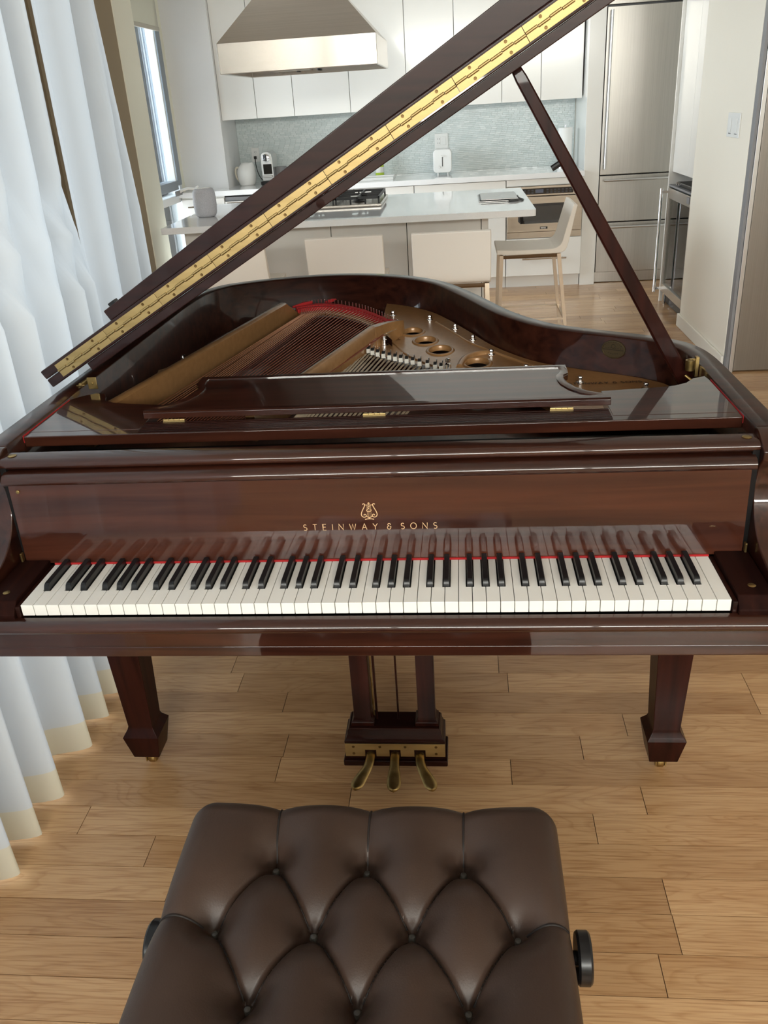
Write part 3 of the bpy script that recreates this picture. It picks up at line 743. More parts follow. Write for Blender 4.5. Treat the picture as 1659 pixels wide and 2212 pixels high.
# curved hitch plate at the tail, red felt woven under the string ends, hitch pins
hp = catmull([(-.385,1.64),(-.34,1.672),(-.262,1.672),(-.165,1.590),(-.085,1.475),(-.018,1.345),(.0,1.30)], 6)
hin = catmull([(-.352,1.545),(-.322,1.560),(-.265,1.556),(-.178,1.478),(-.108,1.375),(-.058,1.265),(-.045,1.225)], 6)
MB().loft([[(a[0],a[1],.868),(a[0],a[1],.884),(b[0],b[1],.884),(b[0],b[1],.868)] for a, b in zip(hp, hin)]).build('hitch_plate', GOLD, plate, smooth=50)
def band(u0, u1, z, h, wob=0):
    rings = []
    for i, (a, b) in enumerate(zip(hp, hin)):
        A = Vector(a); B = Vector(b); w_ = wob*sin(i*2.1)
        p, q = A+(B-A)*(u0+w_), A+(B-A)*(u1+w_)
        rings.append([(p.x,p.y,z),(p.x,p.y,z+h),(q.x,q.y,z+h),(q.x,q.y,z)])
    return rings
MB().loft(band(.13,.33,.884,.012,.02)).build('red_felt_band', REDFELT, plate, smooth=50)
MB().loft(band(.44,.60,.884,.011,.02)).build('red_felt_band', REDFELT, plate, smooth=50)
MB().tube([(-.392,1.632,.893),(-.36,1.645,.897),(-.33,1.668,.90)], [.004,.008,.005], 6).build('felt_tuft', REDFELT, plate)
MB().tube([(-.29,1.69,.893),(-.262,1.668,.902),(-.245,1.66,.908)], [.003,.007,.002], 6).build('felt_tuft', REDFELT, plate)
MB().tube([(-.05,1.39,.893),(-.02,1.33,.897),(.0,1.30,.894)], [.004,.008,.003], 6).build('felt_tuft', REDFELT, plate)
NB = 38
def along(path, u):
    k = u*(len(path)-1); i = min(int(k), len(path)-2); f = k-i
    return (path[i][0]*(1-f)+path[i+1][0]*f, path[i][1]*(1-f)+path[i+1][1]*f)
hitch0 = None
for k in range(NB):
    u = .10+.86*k/(NB-1); a = along(hp, u); b = along(hin, u); x, y = a[0]+(b[0]-a[0])*.07, a[1]+(b[1]-a[1])*.07
    if hitch0 is None:
        hitch0 = MB().cyl((x,y,.884), .0017, .024, 'z', 6).build('hitch_pin', CHROME, plate); ph = WPOS[hitch0.name]
    else: copy_part(hitch0, plate, (x, y, ph[2]))
# bass bridge under the speaking lengths
MB().loft([[(q[0]+.02,q[1]-.055,.868),(q[0]+.02,q[1]-.055,.8885),(q[0]+.03,q[1]-.082,.8885),(q[0]+.03,q[1]-.082,.868)] for q in hin[1:-4]]).build('bass_bridge', WDK, plate, smooth=50)
m = MB()
for k in range(84):
    u = .05+.80*k/83; q = along(hin, u)
    m.cyl((q[0]+.022+(.005 if k%2 else 0), q[1]-.06-(.012 if k%2 else 0), .888), .0011, .008, 'z', 5)
m.build('bridge_pin', STEELS, plate, kind='stuff')
# strings
nstr = 0
for k in range(NB):
    u = .06+.84*k/(NB-1); q = along(hin, u); e = along(hp, .10+.86*k/(NB-1))
    f = k/(NB-1); fx = -.572+.300*(.5*f+.5*f**.75); 
    single = True
    for d in (0,):
        pts = [(fx+d, .45, .8935), (q[0]+.004+d, q[1]-.045, .8945)]
        MB().tube(pts, (.0015 if k < 10 else .0012), 6).build('bass_string', COPPERL if k < 10 else COPPER, piano, smooth=60)
        MB().tube([(q[0]+.004+d, q[1]-.045, .8945), (e[0]+d*.5, e[1]-.01, .893)], .0009, 4).build('string_tail', STEELS, piano, smooth=60)
# tenor strings and the row of dampers
rowp = catmull([(-.112,1.155),(-.075,1.07),(-.01,1.00),(.055,.945),(.128,.885)], 6)
for k in range(26):
    q = along(rowp, k/25.)
    for d in (-.0022, .0, .0022):
        MB().tube([(q[0]-.105+d, .45, .872), (q[0]+d, q[1], .874)], .0008, 4).build('tenor_string', STEELS, piano, smooth=60)
MB().loft([[(q[0]-.012,q[1]-.012,.855),(q[0]-.012,q[1]-.012,.871),(q[0]+.016,q[1]+.014,.871),(q[0]+.016,q[1]+.014,.855)] for q in rowp]).build('tenor_bridge', WDK, plate, smooth=50)
for k in range(16):
    q = along(rowp, .03+.95*k/15.)
    d = MB().box(q[0]-.0055, q[0]+.0055, q[1]-.004, q[1]+.010, .875, .887).build('damper_felt', WFELT, piano, bevel=.001)
    MB().box(q[0]-.004, q[0]+.004, q[1]-.002, q[1]+.007, .8872, .893).build('damper_head', BLACKW, d)
    MB().cyl((q[0]+.004, q[1]+.012, .868), .0015, .030, 'z', 6).build('damper_pin', CHROME, d)

# ---- oval medallion on the inside of the bent side
k0 = min(range(len(INN)), key=lambda i: abs(INN[i][0]-.552)+abs(INN[i][1]-.84))
pA, pB = Vector(INN[k0-2]), Vector(INN[k0+2]); tt = (pB-pA).normalized(); nn = Vector((tt.y, -tt.x)); cM = Vector(INN[k0])+nn*.001
def med(a, z, d): q = cM+tt*a+nn*d; return (q.x, q.y, .926+z)
m = MB(); ring = []
rings = []
for sc, d in [(1.0,-.001),(1.0,.002),(.97,.0034),(.90,.0036),(.87,.0022),(.02,.0022)]:
    rings.append([med(.0305*sc*cos(2*pi*j/32), .0225*sc*sin(2*pi*j/32), d) for j in range(32)])
med_o = m.loft(rings).build('medallion', mat('dark_bronze', (.15,.115,.065), .42, .9), piano, smooth=40)
m = MB()
def medp(x, z): return med(x, z, .0030)
strip(m, [(-.026,-.0005),(.026,-.0005)], .0022, medp)
strip(m, arc(0,.008,.005,.005,0,360,16), .0016, medp)
for k in range(-3, 4): strip(m, [(k*.0062-.002,.0035),(k*.0062+.002,.0035)], .0016, medp)
for k in range(-2, 3): strip(m, [(k*.0055-.0018,-.011+abs(k)*.0009),(k*.0055+.0018,-.011+abs(k)*.0009)], .0018, medp)
for k in range(9):
    a = radians(20+17.5*k); strip(m, [(.019*cos(a),.005+.0125*sin(a)),(.0225*cos(a),.005+.0140*sin(a))], .0014, medp)
m.build('medallion_relief', mat('bronze_relief', (.055,.04,.024), .5, .6), med_o, smooth=0)

# ---- lid: main lid propped open, front lid folded back on top of it
TI = radians(30.1); LO = (-.755, .965); YF = .57
def lid(u, n, y): return (LO[0]+u*cos(TI)-n*sin(TI), y, LO[1]+u*sin(TI)+n*cos(TI))
def lid_slab(poly, n0, n1, name, mt, par, bevel=.003):
    k = len(poly)
    vs = [lid(u, n0, y) for u, y in poly]+[lid(u, n1, y) for u, y in poly]
    fs = [tuple(range(k-1,-1,-1)), tuple(range(k,2*k))]+[(i,(i+1)%k,k+(i+1)%k,k+i) for i in range(k)]
    return MB().add(vs, fs).build(name, mt, par, bevel=bevel)
lo_out = offset(OUT, -.022)
lp = [(max(0, q[0]-LO[0]), q[1]) for q in lo_out if q[1] > YF+.01]
lp = [(0.0, YF)]+lp+[(1.489, YF)]
main_lid = lid_slab(lp, -.0065, .0140, 'main_lid', WLID, piano)
front_lid = lid_slab([(0.0,YF),(.0,YF+.46),(1.489,YF+.46),(1.489,YF)], .0156, .0365, 'front_lid', WLID, piano)
# lip at the hinge end of each leaf
def lid_box(m, u0, u1, n0, n1, y0, y1, n0b=None, n1b=None):
    n0b = n0 if n0b is None else n0b; n1b = n1 if n1b is None else n1b
    return m.add([lid(u0,n0,y0),lid(u1,n0b,y0),lid(u1,n0b,y1),lid(u0,n0,y1),lid(u0,n1,y0),lid(u1,n1b,y0),lid(u1,n1b,y1),lid(u0,n1,y1)],
                 [(0,3,2,1),(4,5,6,7),(0,1,5,4),(1,2,6,5),(2,3,7,6),(3,0,4,7)])
lid_box(MB(), .100, 1.46, -.0265, -.0068, YF+.012, YF+.05).build('lid_batten', WLID, main_lid, bevel=.002)
lid_box(MB(), .208, 1.47, .0367, .0367, YF+.02, YF+.06).build('lid_batten', WLID, front_lid) if False else None
m = MB(); lid_box(m, .208, 1.47, .0367, .0615, YF+.02, YF+.06, .0367, .0965); m.build('lid_batten', WLID, front_lid, bevel=.002)
lid_box(MB(), .222, .240, .0622, .0690, YF+.03, YF+.05).build('lid_bumper', PLASTICB, front_lid, bevel=.001)
c = lid(.744, -.0172, YF+.0125)
MB().lathe([(.0001,0),(.0085,0),(.0092,-.0014),(.0001,-.002)], c, 'y', 18).build('lid_button', WDK, main_lid)
# long brass hinge: leaves, knuckles and screws
SEG = .1492; u = .040; first = {}
k = 0
while u < 1.455:
    u1 = min(u+SEG, 1.462)
    for par, n0, n1 in ((main_lid, -.0008, .0132), (front_lid, .0160, .0302)):
        lid_box(MB(), u+.0004, u1-.0004, n0, n1, YF-.0016, YF+.0005).build('hinge_leaf', BRASS, par, bevel=.0004)
        for su in (.036, .113):
            if u+su < u1-.01:
                a = lid(u+su, (n0 if par is main_lid else n1)+(.0048 if par is main_lid else -.0048), YF-.0014)
                MB().lathe([(.0001,-.0016),(.0014,-.0014),(.0015,-.0006),(.0030,-.0008),(.0034,0)], a, 'y', 10).build('hinge_screw', SCREWB, par)
    nk = 6
    for j in range(nk):
        a = u+(u1-u)*j/nk+.0006; b = u+(u1-u)*(j+1)/nk-.0006
        par = main_lid if j % 2 else front_lid
        off = .0146+(-.0008 if j % 2 else .0008)
        MB().tube([lid(a, off, YF-.0030), lid(b, off, YF-.0030)], .0027, 8).build('hinge_knuckle', BRASS, par, smooth=60)
    u = u1; k += 1
# lid hinges on the rim and the front flap clip
for x, y, z in [(-.672,.605,.957),(-.70,1.25,.957)]:
    h = MB().box(x-.030, x-.010, y-.02, y+.02, z+.0005, z+.002); h.tube([(x-.020, y-.022, z+.004),(x-.020, y+.022, z+.004)], .0035, 8)
    h.build('lid_hinge', BRASSA, piano)
m = MB().box(-.672, -.650, .579, .581, .950, .978); m.cyl((-.661,.579,.964), .0030, -.003, 'y', 10); m.build('flap_catch', BRASSA, piano, bevel=.001)
# prop stick
pa, pb_ = Vector((.668,.618,.905)), Vector((.291,.640,1.545)); tdir = (pb_-pa).normalized()
sx = tdir.cross(Vector((0,1,0))).normalized(); sy_ = tdir.cross(sx)
rings = []
for u_, w_ in [(0,.020),(.03,.0185),(.5,.0165),(.97,.0135),(1,.011)]:
    c = pa+(pb_-pa)*u_; ring = []
    for dx, dy in [(-1,-.75),(-.75,-1),(-.12,-1),(0,-.8),(.12,-1),(.75,-1),(1,-.75),(1,.75),(.75,1),(-.75,1),(-1,.75)]:
        q = c+sx*dx*w_*.86+sy_*dy*w_*.6*(1); ring.append(tuple(q))
    rings.append(ring)
prop = MB().loft(rings).build('prop_stick', WZ, piano, smooth=30)
q = pa+(pb_-pa)*.735
MB().tube([tuple(q+sx*.012), tuple(q+sx*.030)], .006, 10).build('prop_knob', PLASTICB, prop)
# prop rest clip on the rim
m = MB().box(.676, .6825, .590, .604, .930, .972); m.box(.664, .676, .594, .600, .945, .968); m.lathe([(.010,0),(.010,.022),(.007,.022),(.007,0)], (.664,.590,.945), 'z', 14)
m.build('prop_clip', BRASSA, piano, smooth=40)
MB().tube([(.655,.585,.935),(.672,.572,.922)], .003, 8).build('prop_pin', BRASSA, piano)

# ---- legs
def leg(cx, cyy, name='leg'):
    rings = []
    def sq(z, w, d): rings.append([(cx-w,cyy-d,z),(cx+w,cyy-d,z),(cx+w,cyy+d,z),(cx-w,cyy+d,z)])
    for z, w in [(.043,.0330),(.113,.0450),(.1135,.0450),(.121,.0405),(.131,.0340),(.140,.0310),(.37,.0390),(.56,.0440),(.631,.0440)]: sq(z, w, w)
    o = MB().loft(rings).build(name, WZ, piano, bevel=.0015, smooth=30)
    m = MB().cyl((cx, cyy, .036), .013, .009, 'z', 14)
    m.box(cx-.013, cx-.010, cyy-.014, cyy+.010, .012, .04).box(cx+.010, cx+.013, cyy-.014, cyy+.010, .012, .04)
    m.build('caster_fork', BRASSA, o)
    MB().lathe([(.0001,-.009),(.016,-.009),(.018,-.006),(.018,.006),(.016,.009),(.0001,.009)], (cx, cyy+.004, .018), 'x', 20).build('caster_wheel', BRASSA, o)
    return o
leg(-.636, .412); leg(.640, .412); leg(-.30, 1.63)
# ---- pedal lyre
def frus(m, c, parts):
    rings = [[(c[0]-w,c[1]-d,z),(c[0]+w,c[1]-d,z),(c[0]+w,c[1]+d,z),(c[0]-w,c[1]+d,z)] for z, w, d in parts]
    return m.loft(rings)
LY = .392
lyre = frus(MB(), (0,LY), [(.1185,.121,.041),(.124,.121,.041),(.128,.117,.038),(.140,.113,.035),(.150,.112,.034),(.156,.108,.031)]).build('pedal_box', WDK, piano, bevel=.001, smooth=30)
MB().box(-.121, .121, .352, .432, .070, .118).build('pedal_box_body', WDK, lyre, bevel=.001)
MB().box(-.1262, .1262, .344, .437, .053, .0698).build('pedal_base', WDK, lyre, bevel=.003)
for cx in (-.075, .0785):
    o = frus(MB(), (cx, LY), [(.156,.0275,.024),(.166,.0275,.024),(.170,.0235,.021),(.180,.0205,.018),(.60,.0215,.018),(.632,.0215,.018)]).build('lyre_column', WZ, lyre, bevel=.001, smooth=30)
for cx, r, mt in ((.009, .0024, WDK), (-.043, .0030, WDK), (-.050, .0022, BRASSA)):
    MB().cyl((cx, LY+.004, .150), r, .482, 'z', 8).build('pedal_rod', mt, lyre)
# brass face plate with three slots
GX = (-.0590, .0, .0600); gw = .0135
prof = [(-.1205,.0795),(-.1205,.1178),(.1208,.1178),(.1208,.0795)]
for g in GX[::-1]: prof += [(g+gw,.0795),(g+gw,.0995),(g-gw,.0995),(g-gw,.0795)]
face = MB().prism(prof, 'y', .3492, .3518).build('brass_plate', BRASS, lyre, bevel=.0005)
for x, z in [(-.100,.109),(-.036,.109),(.025,.109),(.099,.109),(-.100,.0885),(.099,.0885)]:
    MB().lathe([(.0001,-.0010),(.0030,-.0010),(.0036,0)], (x,.3491,z), 'y', 12).build('plate_screw', SCREWB, face)
for g, dirx in zip(GX, (-1, 0, 1)):
    cl = [(0,.352,.0890,.0105),(.000,.338,.0880,.0108),(.0015*dirx,.326,.0845,.0112),(.006*dirx,.314,.0780,.0122),(.0125*dirx,.304,.0720,.0138),(.0185*dirx,.295,.0675,.0152),(.0235*dirx,.286,.0640,.0160),(.0275*dirx,.277,.0615,.0155),(.0300*dirx,.269,.0598,.0125),(.0312*dirx,.2635,.0588,.0075),(.0316*dirx,.261,.0584,.0012)]
    if dirx == 0: cl = [(x, y-.004*max(0, (.33-y)/.07), z, w_*(1.0 if y > .31 else 1.06)) for x, y, z, w_ in cl]
    cl = catmull(cl, 3); rings = []
    for i, (x, y, z, w_) in enumerate(cl):
        p, n_ = cl[max(0,i-1)], cl[min(len(cl)-1,i+1)]
        tx, ty = n_[0]-p[0], n_[1]-p[1]; l = sqrt(tx*tx+ty*ty)+1e-9
        nx_, ny_ = -ty/l, tx/l
        k = .35 if dirx else 0
        ring = []
        for j in range(14):
            b = 2*pi*j/14; ex, ez = w_*cos(b), .0042*sin(b)-.0025*cos(b)**2
            ring.append((g+x+ex*nx_, y+ex*ny_, z+ez))
        rings.append(ring)
    MB().loft(rings).build('pedal', BRASSA, lyre, smooth=60)

# ================================================================== PIANO BENCH
BX0, BX1, BY0, BY1 = -.2600, .3090, -.652, -.229
bench = thing('piano_bench', ((BX0+BX1)/2, (BY0+BY1)/2, 0), 'brown leather piano bench with deep button tufting in front of keyboard', 'bench')
BTN = [(-.115,-.331),(.023,-.332),(.166,-.331),(-.181,-.440),(-.041,-.440),(.095,-.436),(.239,-.437),(-.110,-.547),(.031,-.546),(.171,-.543)]
SEAM = [((-.115,-.331),(-.122,-.20)),((.023,-.332),(.023,-.20)),((.166,-.331),(.168,-.20)),((-.181,-.440),(-.30,-.440)),((.239,-.437),(.36,-.437)),
        ((-.110,-.547),(-.114,-.70)),((.031,-.546),(.031,-.70)),((.171,-.543),(.172,-.70))]
for a in (0,1,2): SEAM += [(BTN[a], BTN[a+3]), (BTN[a], BTN[a+4]), (BTN[a+7], BTN[a+3]), (BTN[a+7], BTN[a+4])]
def segd(px_, py_, a, b):
    ax, ay = a; dx, dy = b[0]-ax, b[1]-ay; t = max(0, min(1, ((px_-ax)*dx+(py_-ay)*dy)/(dx*dx+dy*dy)))
    return sqrt((px_-ax-t*dx)**2+(py_-ay-t*dy)**2)
NX, NY = 240, 180
def edge_map(u):       # denser samples near the rim
    return .5-.5*cos(pi*u)*.35-.65*(.5-u)
rows = []
RE = .040
ESEAM, DSEAM = SEAM[:8], SEAM[8:]
def cushion(x, y):
    K = 55.
    acc = 0; dm = 9
    ee = min(x-BX0, BX1-x, y-BY0, BY1-y)
    for k, (a, b) in enumerate(SEAM):
        d = segd(x, y, a, b)
        if k < 8: d = d*1.0+.022*max(0, min(1, 1-ee/.085))    # seams running to the rim lie shallower
        acc += exp(-K*max(0, d-.0)); dm = min(dm, d)
    soft = max(0, -math.log(acc)/K+.012)
    z = .4870+.041*(1-exp(-(soft/.033)**1.15)) - .0075*exp(-(dm/.0026)**2)
    for bx_, by_ in BTN:
        r = sqrt((x-bx_)**2+(y-by_)**2)
        if r < .09: z -= .019*exp(-(r/.020)**1.5)
    return z
for j in range(NY+1):
    v = edge_map(j/NY); row = []
    for i in range(NX+1):
        u = edge_map(i/NX)
        # rounded-rectangle plan
        x = BX0+(BX1-BX0)*u; y = BY0+(BY1-BY0)*v
        z = cushion(x, y)
        ex, ey = min(x-BX0, BX1-x), min(y-BY0, BY1-y)
        dxe, dye = max(0, RE-ex), max(0, RE-ey)
        q = min(1, sqrt(dxe*dxe+dye*dye)/RE)
        z -= RE*1.05*(1-sqrt(max(0, 1-q*q)))
        if q >= 1 and dxe > 0 and dye > 0:      # pull the square corners onto the round
            s = RE/sqrt(dxe*dxe+dye*dye)
            x += (1-s)*dxe*(1 if x < 0 else -1); y += (1-s)*dye*(1 if v < .5 else -1)
        row.append((x, y, z))
    rows.append(row)
m = MB().sheet(rows)
ringidx = [(0, i) for i in range(NX+1)]+[(j, NX) for j in range(1, NY+1)]+[(NY, i) for i in range(NX-1, -1, -1)]+[(j, 0) for j in range(NY-1, 0, -1)]
top = [j*(NX+1)+i for j, i in ringidx]; nb = len(m.v)
m.v += [(m.v[t][0], m.v[t][1], .425) for t in top]; n = len(top)
m.f += [(top[k], nb+k, nb+(k+1)%n, top[(k+1)%n]) for k in range(n)]+[tuple(nb+k for k in range(n))]
seat = m.build('seat_cushion', LEATHER, bench, smooth=60)
BTNM = mat('button_leather', (.050, .046, .038), .32, coat=.3)
for bx_, by_ in BTN:
    MB().lathe([(.0001,.0105),(.0040,.0098),(.0066,.0072),(.0074,.0040),(.0070,-.002),(.0001,-.002)], (bx_, by_, cushion(bx_, by_)), 'z', 14).build('button', BTNM, bench)
CREASE_SHADE = mat('crease_shade_leather', (.012, .0075, .006), .6)  # dark tone that paints the shade down in the tufting creases
def rim_z(x, y):
    z = cushion(x, y); ex, ey = min(x-BX0, BX1-x), min(y-BY0, BY1-y)
    q = min(1, sqrt(max(0, RE-ex)**2+max(0, RE-ey)**2)/RE)
    return z-RE*1.05*(1-sqrt(max(0, 1-q*q)))
for a, b in SEAM:
    pts = []
    L2 = sqrt((b[0]-a[0])**2+(b[1]-a[1])**2)
    for k in range(1, 40):
        t = k/40.
        if t*L2 < .012 or ((b in BTN) and (1-t)*L2 < .012): continue
        x, y = a[0]+(b[0]-a[0])*t, a[1]+(b[1]-a[1])*t
        if not (BX0+.002 < x < BX1-.002 and BY0+.002 < y < BY1-.002): break
        pts.append((x, y, rim_z(x, y)+.0012))
    MB().tube(pts, .0017, 6).build('crease_shade', CREASE_SHADE, seat, smooth=60)  # thin dark tube laid in as crease shade
frame = MB().box(BX0+.012, BX1-.012, BY0+.012, BY1-.012, .352, .424).build('seat_frame', WDK, bench, bevel=.003)
for lx in (BX0+.045, BX1-.045):
    for ly_ in (BY0+.045, BY1-.045): frus(MB(), (lx, ly_), [(.0,.017,.017),(.06,.020,.020),(.352,.026,.026)]).build('leg', WDK, bench, bevel=.002)
for s, xx in ((1, BX1-.0125), (-1, BX0+.0125)):
    m = MB().cyl((xx, -.443, .437 if False else .412), .010, s*.020, 'x', 12); m.build('knob_shaft', BLACKW, bench)
    x1 = BX1+.007 if s > 0 else BX0+.003
    MB().lathe([(.0001,0),(.032,0),(.0345,s*.003),(.0345,s*.016),(.032,s*.019),(.0001,s*.019)], (x1-(0 if s>0 else 0), -.443, .447), 'x', 36).build('adjusting_knob', EBONY, bench, smooth=30)
    m = MB().cyl((BX1-.02 if s > 0 else BX0+.02, -.443, .447), .009, s*(.029 if s > 0 else .019), 'x', 12); m.build('knob_spindle', BLACKW, bench)

# ================================================================== CURTAINS
def curtain(name, ya, yb, x0, amp, lam, ph, label, ztop=2.66, edge=None, hem_h=.085):
    root = thing(name, (x0, (ya+yb)/2, .0), label, 'curtain', None)
    NU = int((yb-ya)/.006); zs = [.012, .012+hem_h*.5, .012+hem_h]; hz = .012+hem_h
    zz = [hz+(ztop-hz)*k/18 for k in range(19)]
    rr = random.Random(int(ph*100))
    phs = [rr.uniform(-.5,.5) for _ in range(60)]
    def X(y, z):
        t = (y-ya)/lam+ph
        w_ = t+.16*sin(t*1.9+1)+.07*sin(z*1.3+t*.7)*min(1, z)
        p = 2*pi*w_
        s_ = sin(p+.55*sin(p))                      # folds lean over like hung cloth
        s_ = math.copysign(abs(s_)**.8, s_)
        k = 1+.55*max(0, min(1, (z-.1)/2.0))*cos(pi*t+.4)
        e0, e1 = edge(z, ya, yb); k *= min(1, .12+max(0, min(y-e0, e1-y))/.05)
        fl = 1+.25*exp(-z/.30)
        return x0+amp*k*fl*s_
    def row(z, off=0.):
        e0 = ya; e1 = yb
        if edge: e0, e1 = edge(z, ya, yb)
        return [(X(e0+(e1-e0)*i/NU, z)+off, e0+(e1-e0)*i/NU, z) for i in range(NU+1)]
    MB().sheet([row(z) for z in zz]).build('drape', SHEER, root, smooth=180)
    MB().sheet([row(z) for z in [.012+hem_h*k/4 for k in range(5)]]).build('hem', HEM, root, smooth=180)
    return root
def edge_near(z, a, b):
    return a, 1.085+.070*max(0, min(1, (1.42-z)/.32))
def edge_far(z, a, b): return 1.168, b-.09*max(0, min(1, (z-1.0)/.82))
curtain('sheer_curtain', -2.0, 1.155, -.872, .044, .138, .53, 'nearer white sheer curtain with cream hem beside the piano keyboard', edge=edge_near)
curtain('sheer_curtain', 1.168, 1.695, -.885, .034, .150, .10, 'far narrow white sheer curtain beside the shaded tan wall', edge=edge_far)
m = MB(); m.box(-.93, -.85, -2.05, 1.72, 2.665, CEIL); tag(m.build('curtain_track', PLASTICW, None, bevel=.003), 'white ceiling track from which the sheer curtains hang', 'track')

# ================================================================== KITCHEN
YB = 6.92
# backsplash mosaic: joined small glass tiles on the wall
TILE = mat('glass_mosaic', (.55, .63, .62), .22, coat=.2)
N, L, B = nodes(TILE); g = N.new('ShaderNodeNewGeometry'); rp = N.new('ShaderNodeValToRGB')
rp.color_ramp.elements[0].color = (.63, .70, .69, 1); rp.color_ramp.elements[1].color = (.75, .80, .79, 1)
L.new(g.outputs['Random Per Island'], rp.inputs[0]); L.new(rp.outputs[0], B.inputs['Base Color'])
wb = bpy.data.objects['wall_back']
rr = random.Random(11); m = MB(); tw, tth = .048, .0148
zz = .918; r = 0
while zz < 1.455:
    x = -1.79-rr.uniform(0, tw)
    while x < 1.19:
        a, b = max(x, -1.785), min(x+tw, 1.185)
        if b-a > .006:
            t1, t2 = rr.gauss(0, .00022), rr.gauss(0, .00018)
            y = YB-.009
            m.add([(a,y+t1,zz+.0007),(b-.0013,y-t1,zz+.0007),(b-.0013,y-t1+t2,zz+tth-.0007),(a,y+t1+t2,zz+tth-.0007),
                   (a,YB-.002,zz+.0007),(b-.0013,YB-.002,zz+.0007),(b-.0013,YB-.002,zz+tth-.0007),(a,YB-.002,zz+tth-.0007)],
                  [(0,1,2,3),(0,4,5,1),(1,5,6,2),(2,6,7,3),(3,7,4,0)])
        x += tw
    zz += tth; r += 1
m.build('mosaic_tile', TILE, wb, kind='stuff', smooth=0)
MB().box(-1.786, 1.186, YB-.004, YB-.0005, .90, 1.455).build('grout', mat('grout', (.60,.64,.63), .8), wb, smooth=0)

# wall cabinets
UX = [-1.786, -1.484, -1.166, -.696, -.230, .160, .539, .850, 1.180]
WHERE = ['beside the window pier', 'behind the left of the steel hood', 'behind the middle of the hood', 'behind the right edge of the hood',
         'just right of the steel hood', 'fifth along to the right of the hood edge', 'above the propped lid near the switch', 'last one beside the tall white panel']
LBL = ['white gloss wall cabinet, the end one beside the window pier',
       'narrow white gloss wall cabinet, second from the window pier',
       'white gloss wall cabinet, third from the window pier, behind the hood',
       'white gloss wall cabinet, fourth from the pier, behind right edge of hood',
       'white gloss wall cabinet, fourth from the tall white fridge panel',
       'white gloss wall cabinet, third from the tall white fridge panel',
       'white gloss wall cabinet, second from the tall white fridge panel',
       'white gloss wall cabinet, the end one touching the tall fridge panel']
for k in range(8):
    a, b = UX[k]+.0012, UX[k+1]-.0012
    t = thing('wall_cabinet', ((a+b)/2, 6.70, 1.446), LBL[k], 'cabinet', 'gloss wall cabinets over the counter')
    MB().box(a, b, 6.474, YB-.003, 1.456, 2.56).build('body', WHITE_M, t, smooth=0)
    MB().box(a+.001, b-.001, 6.45, 6.472, 1.444, 2.56).build('door', WHITE_L, t, bevel=.0015)
MBt = MB().box(-1.786, 1.184, 6.46, YB, 2.562, CEIL); st(MBt.build('trim_1', WHITE_M, smooth=0))

# tall panel beside the fridge
m = MB().box(1.19, 1.312, 6.24, YB, 0, 2.56); tag(m.build('filler_board', WHITE_L, None, bevel=.002), 'tall white gloss filler board standing left of the steel fridge', 'panel')

# base cabinets and back counter
def handle_bar(m, x0, x1, y, z, r=.006, so=.03):
    m.tube([(x0, y-so, z), (x1, y-so, z)], r, 10)
    for xx in (x0+.03, x1-.03): m.tube([(xx, y-so, z), (xx, y, z)], r*.8, 8)
YF_ = 6.205
def base_unit(a, b, fronts, label, yb=None):
    t = thing('base_cabinet', ((a+b)/2, 6.5, 0), label, 'cabinet', 'white base cabinets under the back counter')
    MB().box(a+.001, b-.001, YF_+.022, yb or YB-.003, .10, .874).build('body', WHITE_M, t, smooth=0)
    MB().box(a+.001, b-.001, YF_+.075, YF_+.09, 0, .0985).build('toe_kick', WHITE_M, t, smooth=0)
    for z0, z1, hd in fronts:
        d = MB().box(a+.002, b-.002, YF_, YF_+.02, z0, z1).build('drawer', WHITE_L, t, bevel=.0015)
        if hd:
            mm = MB(); handle_bar(mm, hd[0], hd[1], YF_, hd[2]); mm.build('handle', STOOLMET, d)
    return t
base_unit(-2.16, -1.79, [(.104,.70,None),(.705,.858,(-2.10,-1.85,.80))], 'white base cabinet at the left end, below the window pier', yb=6.397)
t = thing('dishwasher', (-1.48, 6.5, 0), 'white panelled dishwasher with dark slot and steel rail under left counter', 'dishwasher')
MB().box(-1.788, -1.172, YF_+.022, YB-.003, .10, .874).build('body', PLASTICB, t, smooth=0)
MB().box(-1.786, -1.174, YF_, YF_+.02, .104, .828).build('door', WHITE_L, t, bevel=.0015)
MB().box(-1.786, -1.174, YF_+.012, YF_+.0215, .832, .860).build('control_slot', GREYP, t, smooth=0)
MB().box(-1.786, -1.174, YF_+.075, YF_+.09, 0, .0985).build('toe_kick', WHITE_M, t, smooth=0)
m = MB(); handle_bar(m, -1.76, -1.20, YF_, .815, .008); m.build('handle', STOOLMET, t)
base_unit(-1.17, -.69, [(.104,.70,None),(.705,.870,None)], 'white base cabinet under back counter, just right of the dishwasher')
base_unit(-.688, -.19, [(.104,.70,None),(.705,.870,None)], 'white base cabinet under back counter, behind the cooktop')
base_unit(-.188, .563, [(.104,.70,None),(.705,.870,None)], 'wide white base cabinet under back counter, left of the oven')
ov = base_unit(.565, 1.187, [(.104,.408,(.70,1.065,.246)),(.823,.872,None)], 'white base cabinet housing the built in oven')
o = thing('wall_oven', (.875, 6.3, .41), 'stainless built in oven with black window and keypad under counter', 'oven')
MB().box(.572, 1.180, YF_+.0005, YF_+.0215, .412, .460).build('vent_strip', OVENS, o, bevel=.001)
dr = MB().box(.572, 1.180, YF_-.022, YF_+.0215, .464, .738).build('door', OVENS, o, bevel=.003)
wpoly = [(.662+.02,.530),(1.09-.02,.530),(1.09,.55),(1.09,.665),(1.07,.685),(.682,.685),(.662,.665),(.662,.55)]
MB().prism(wpoly, 'y', YF_-.0235, YF_-.0215).build('window', BGLASS, dr, smooth=0)
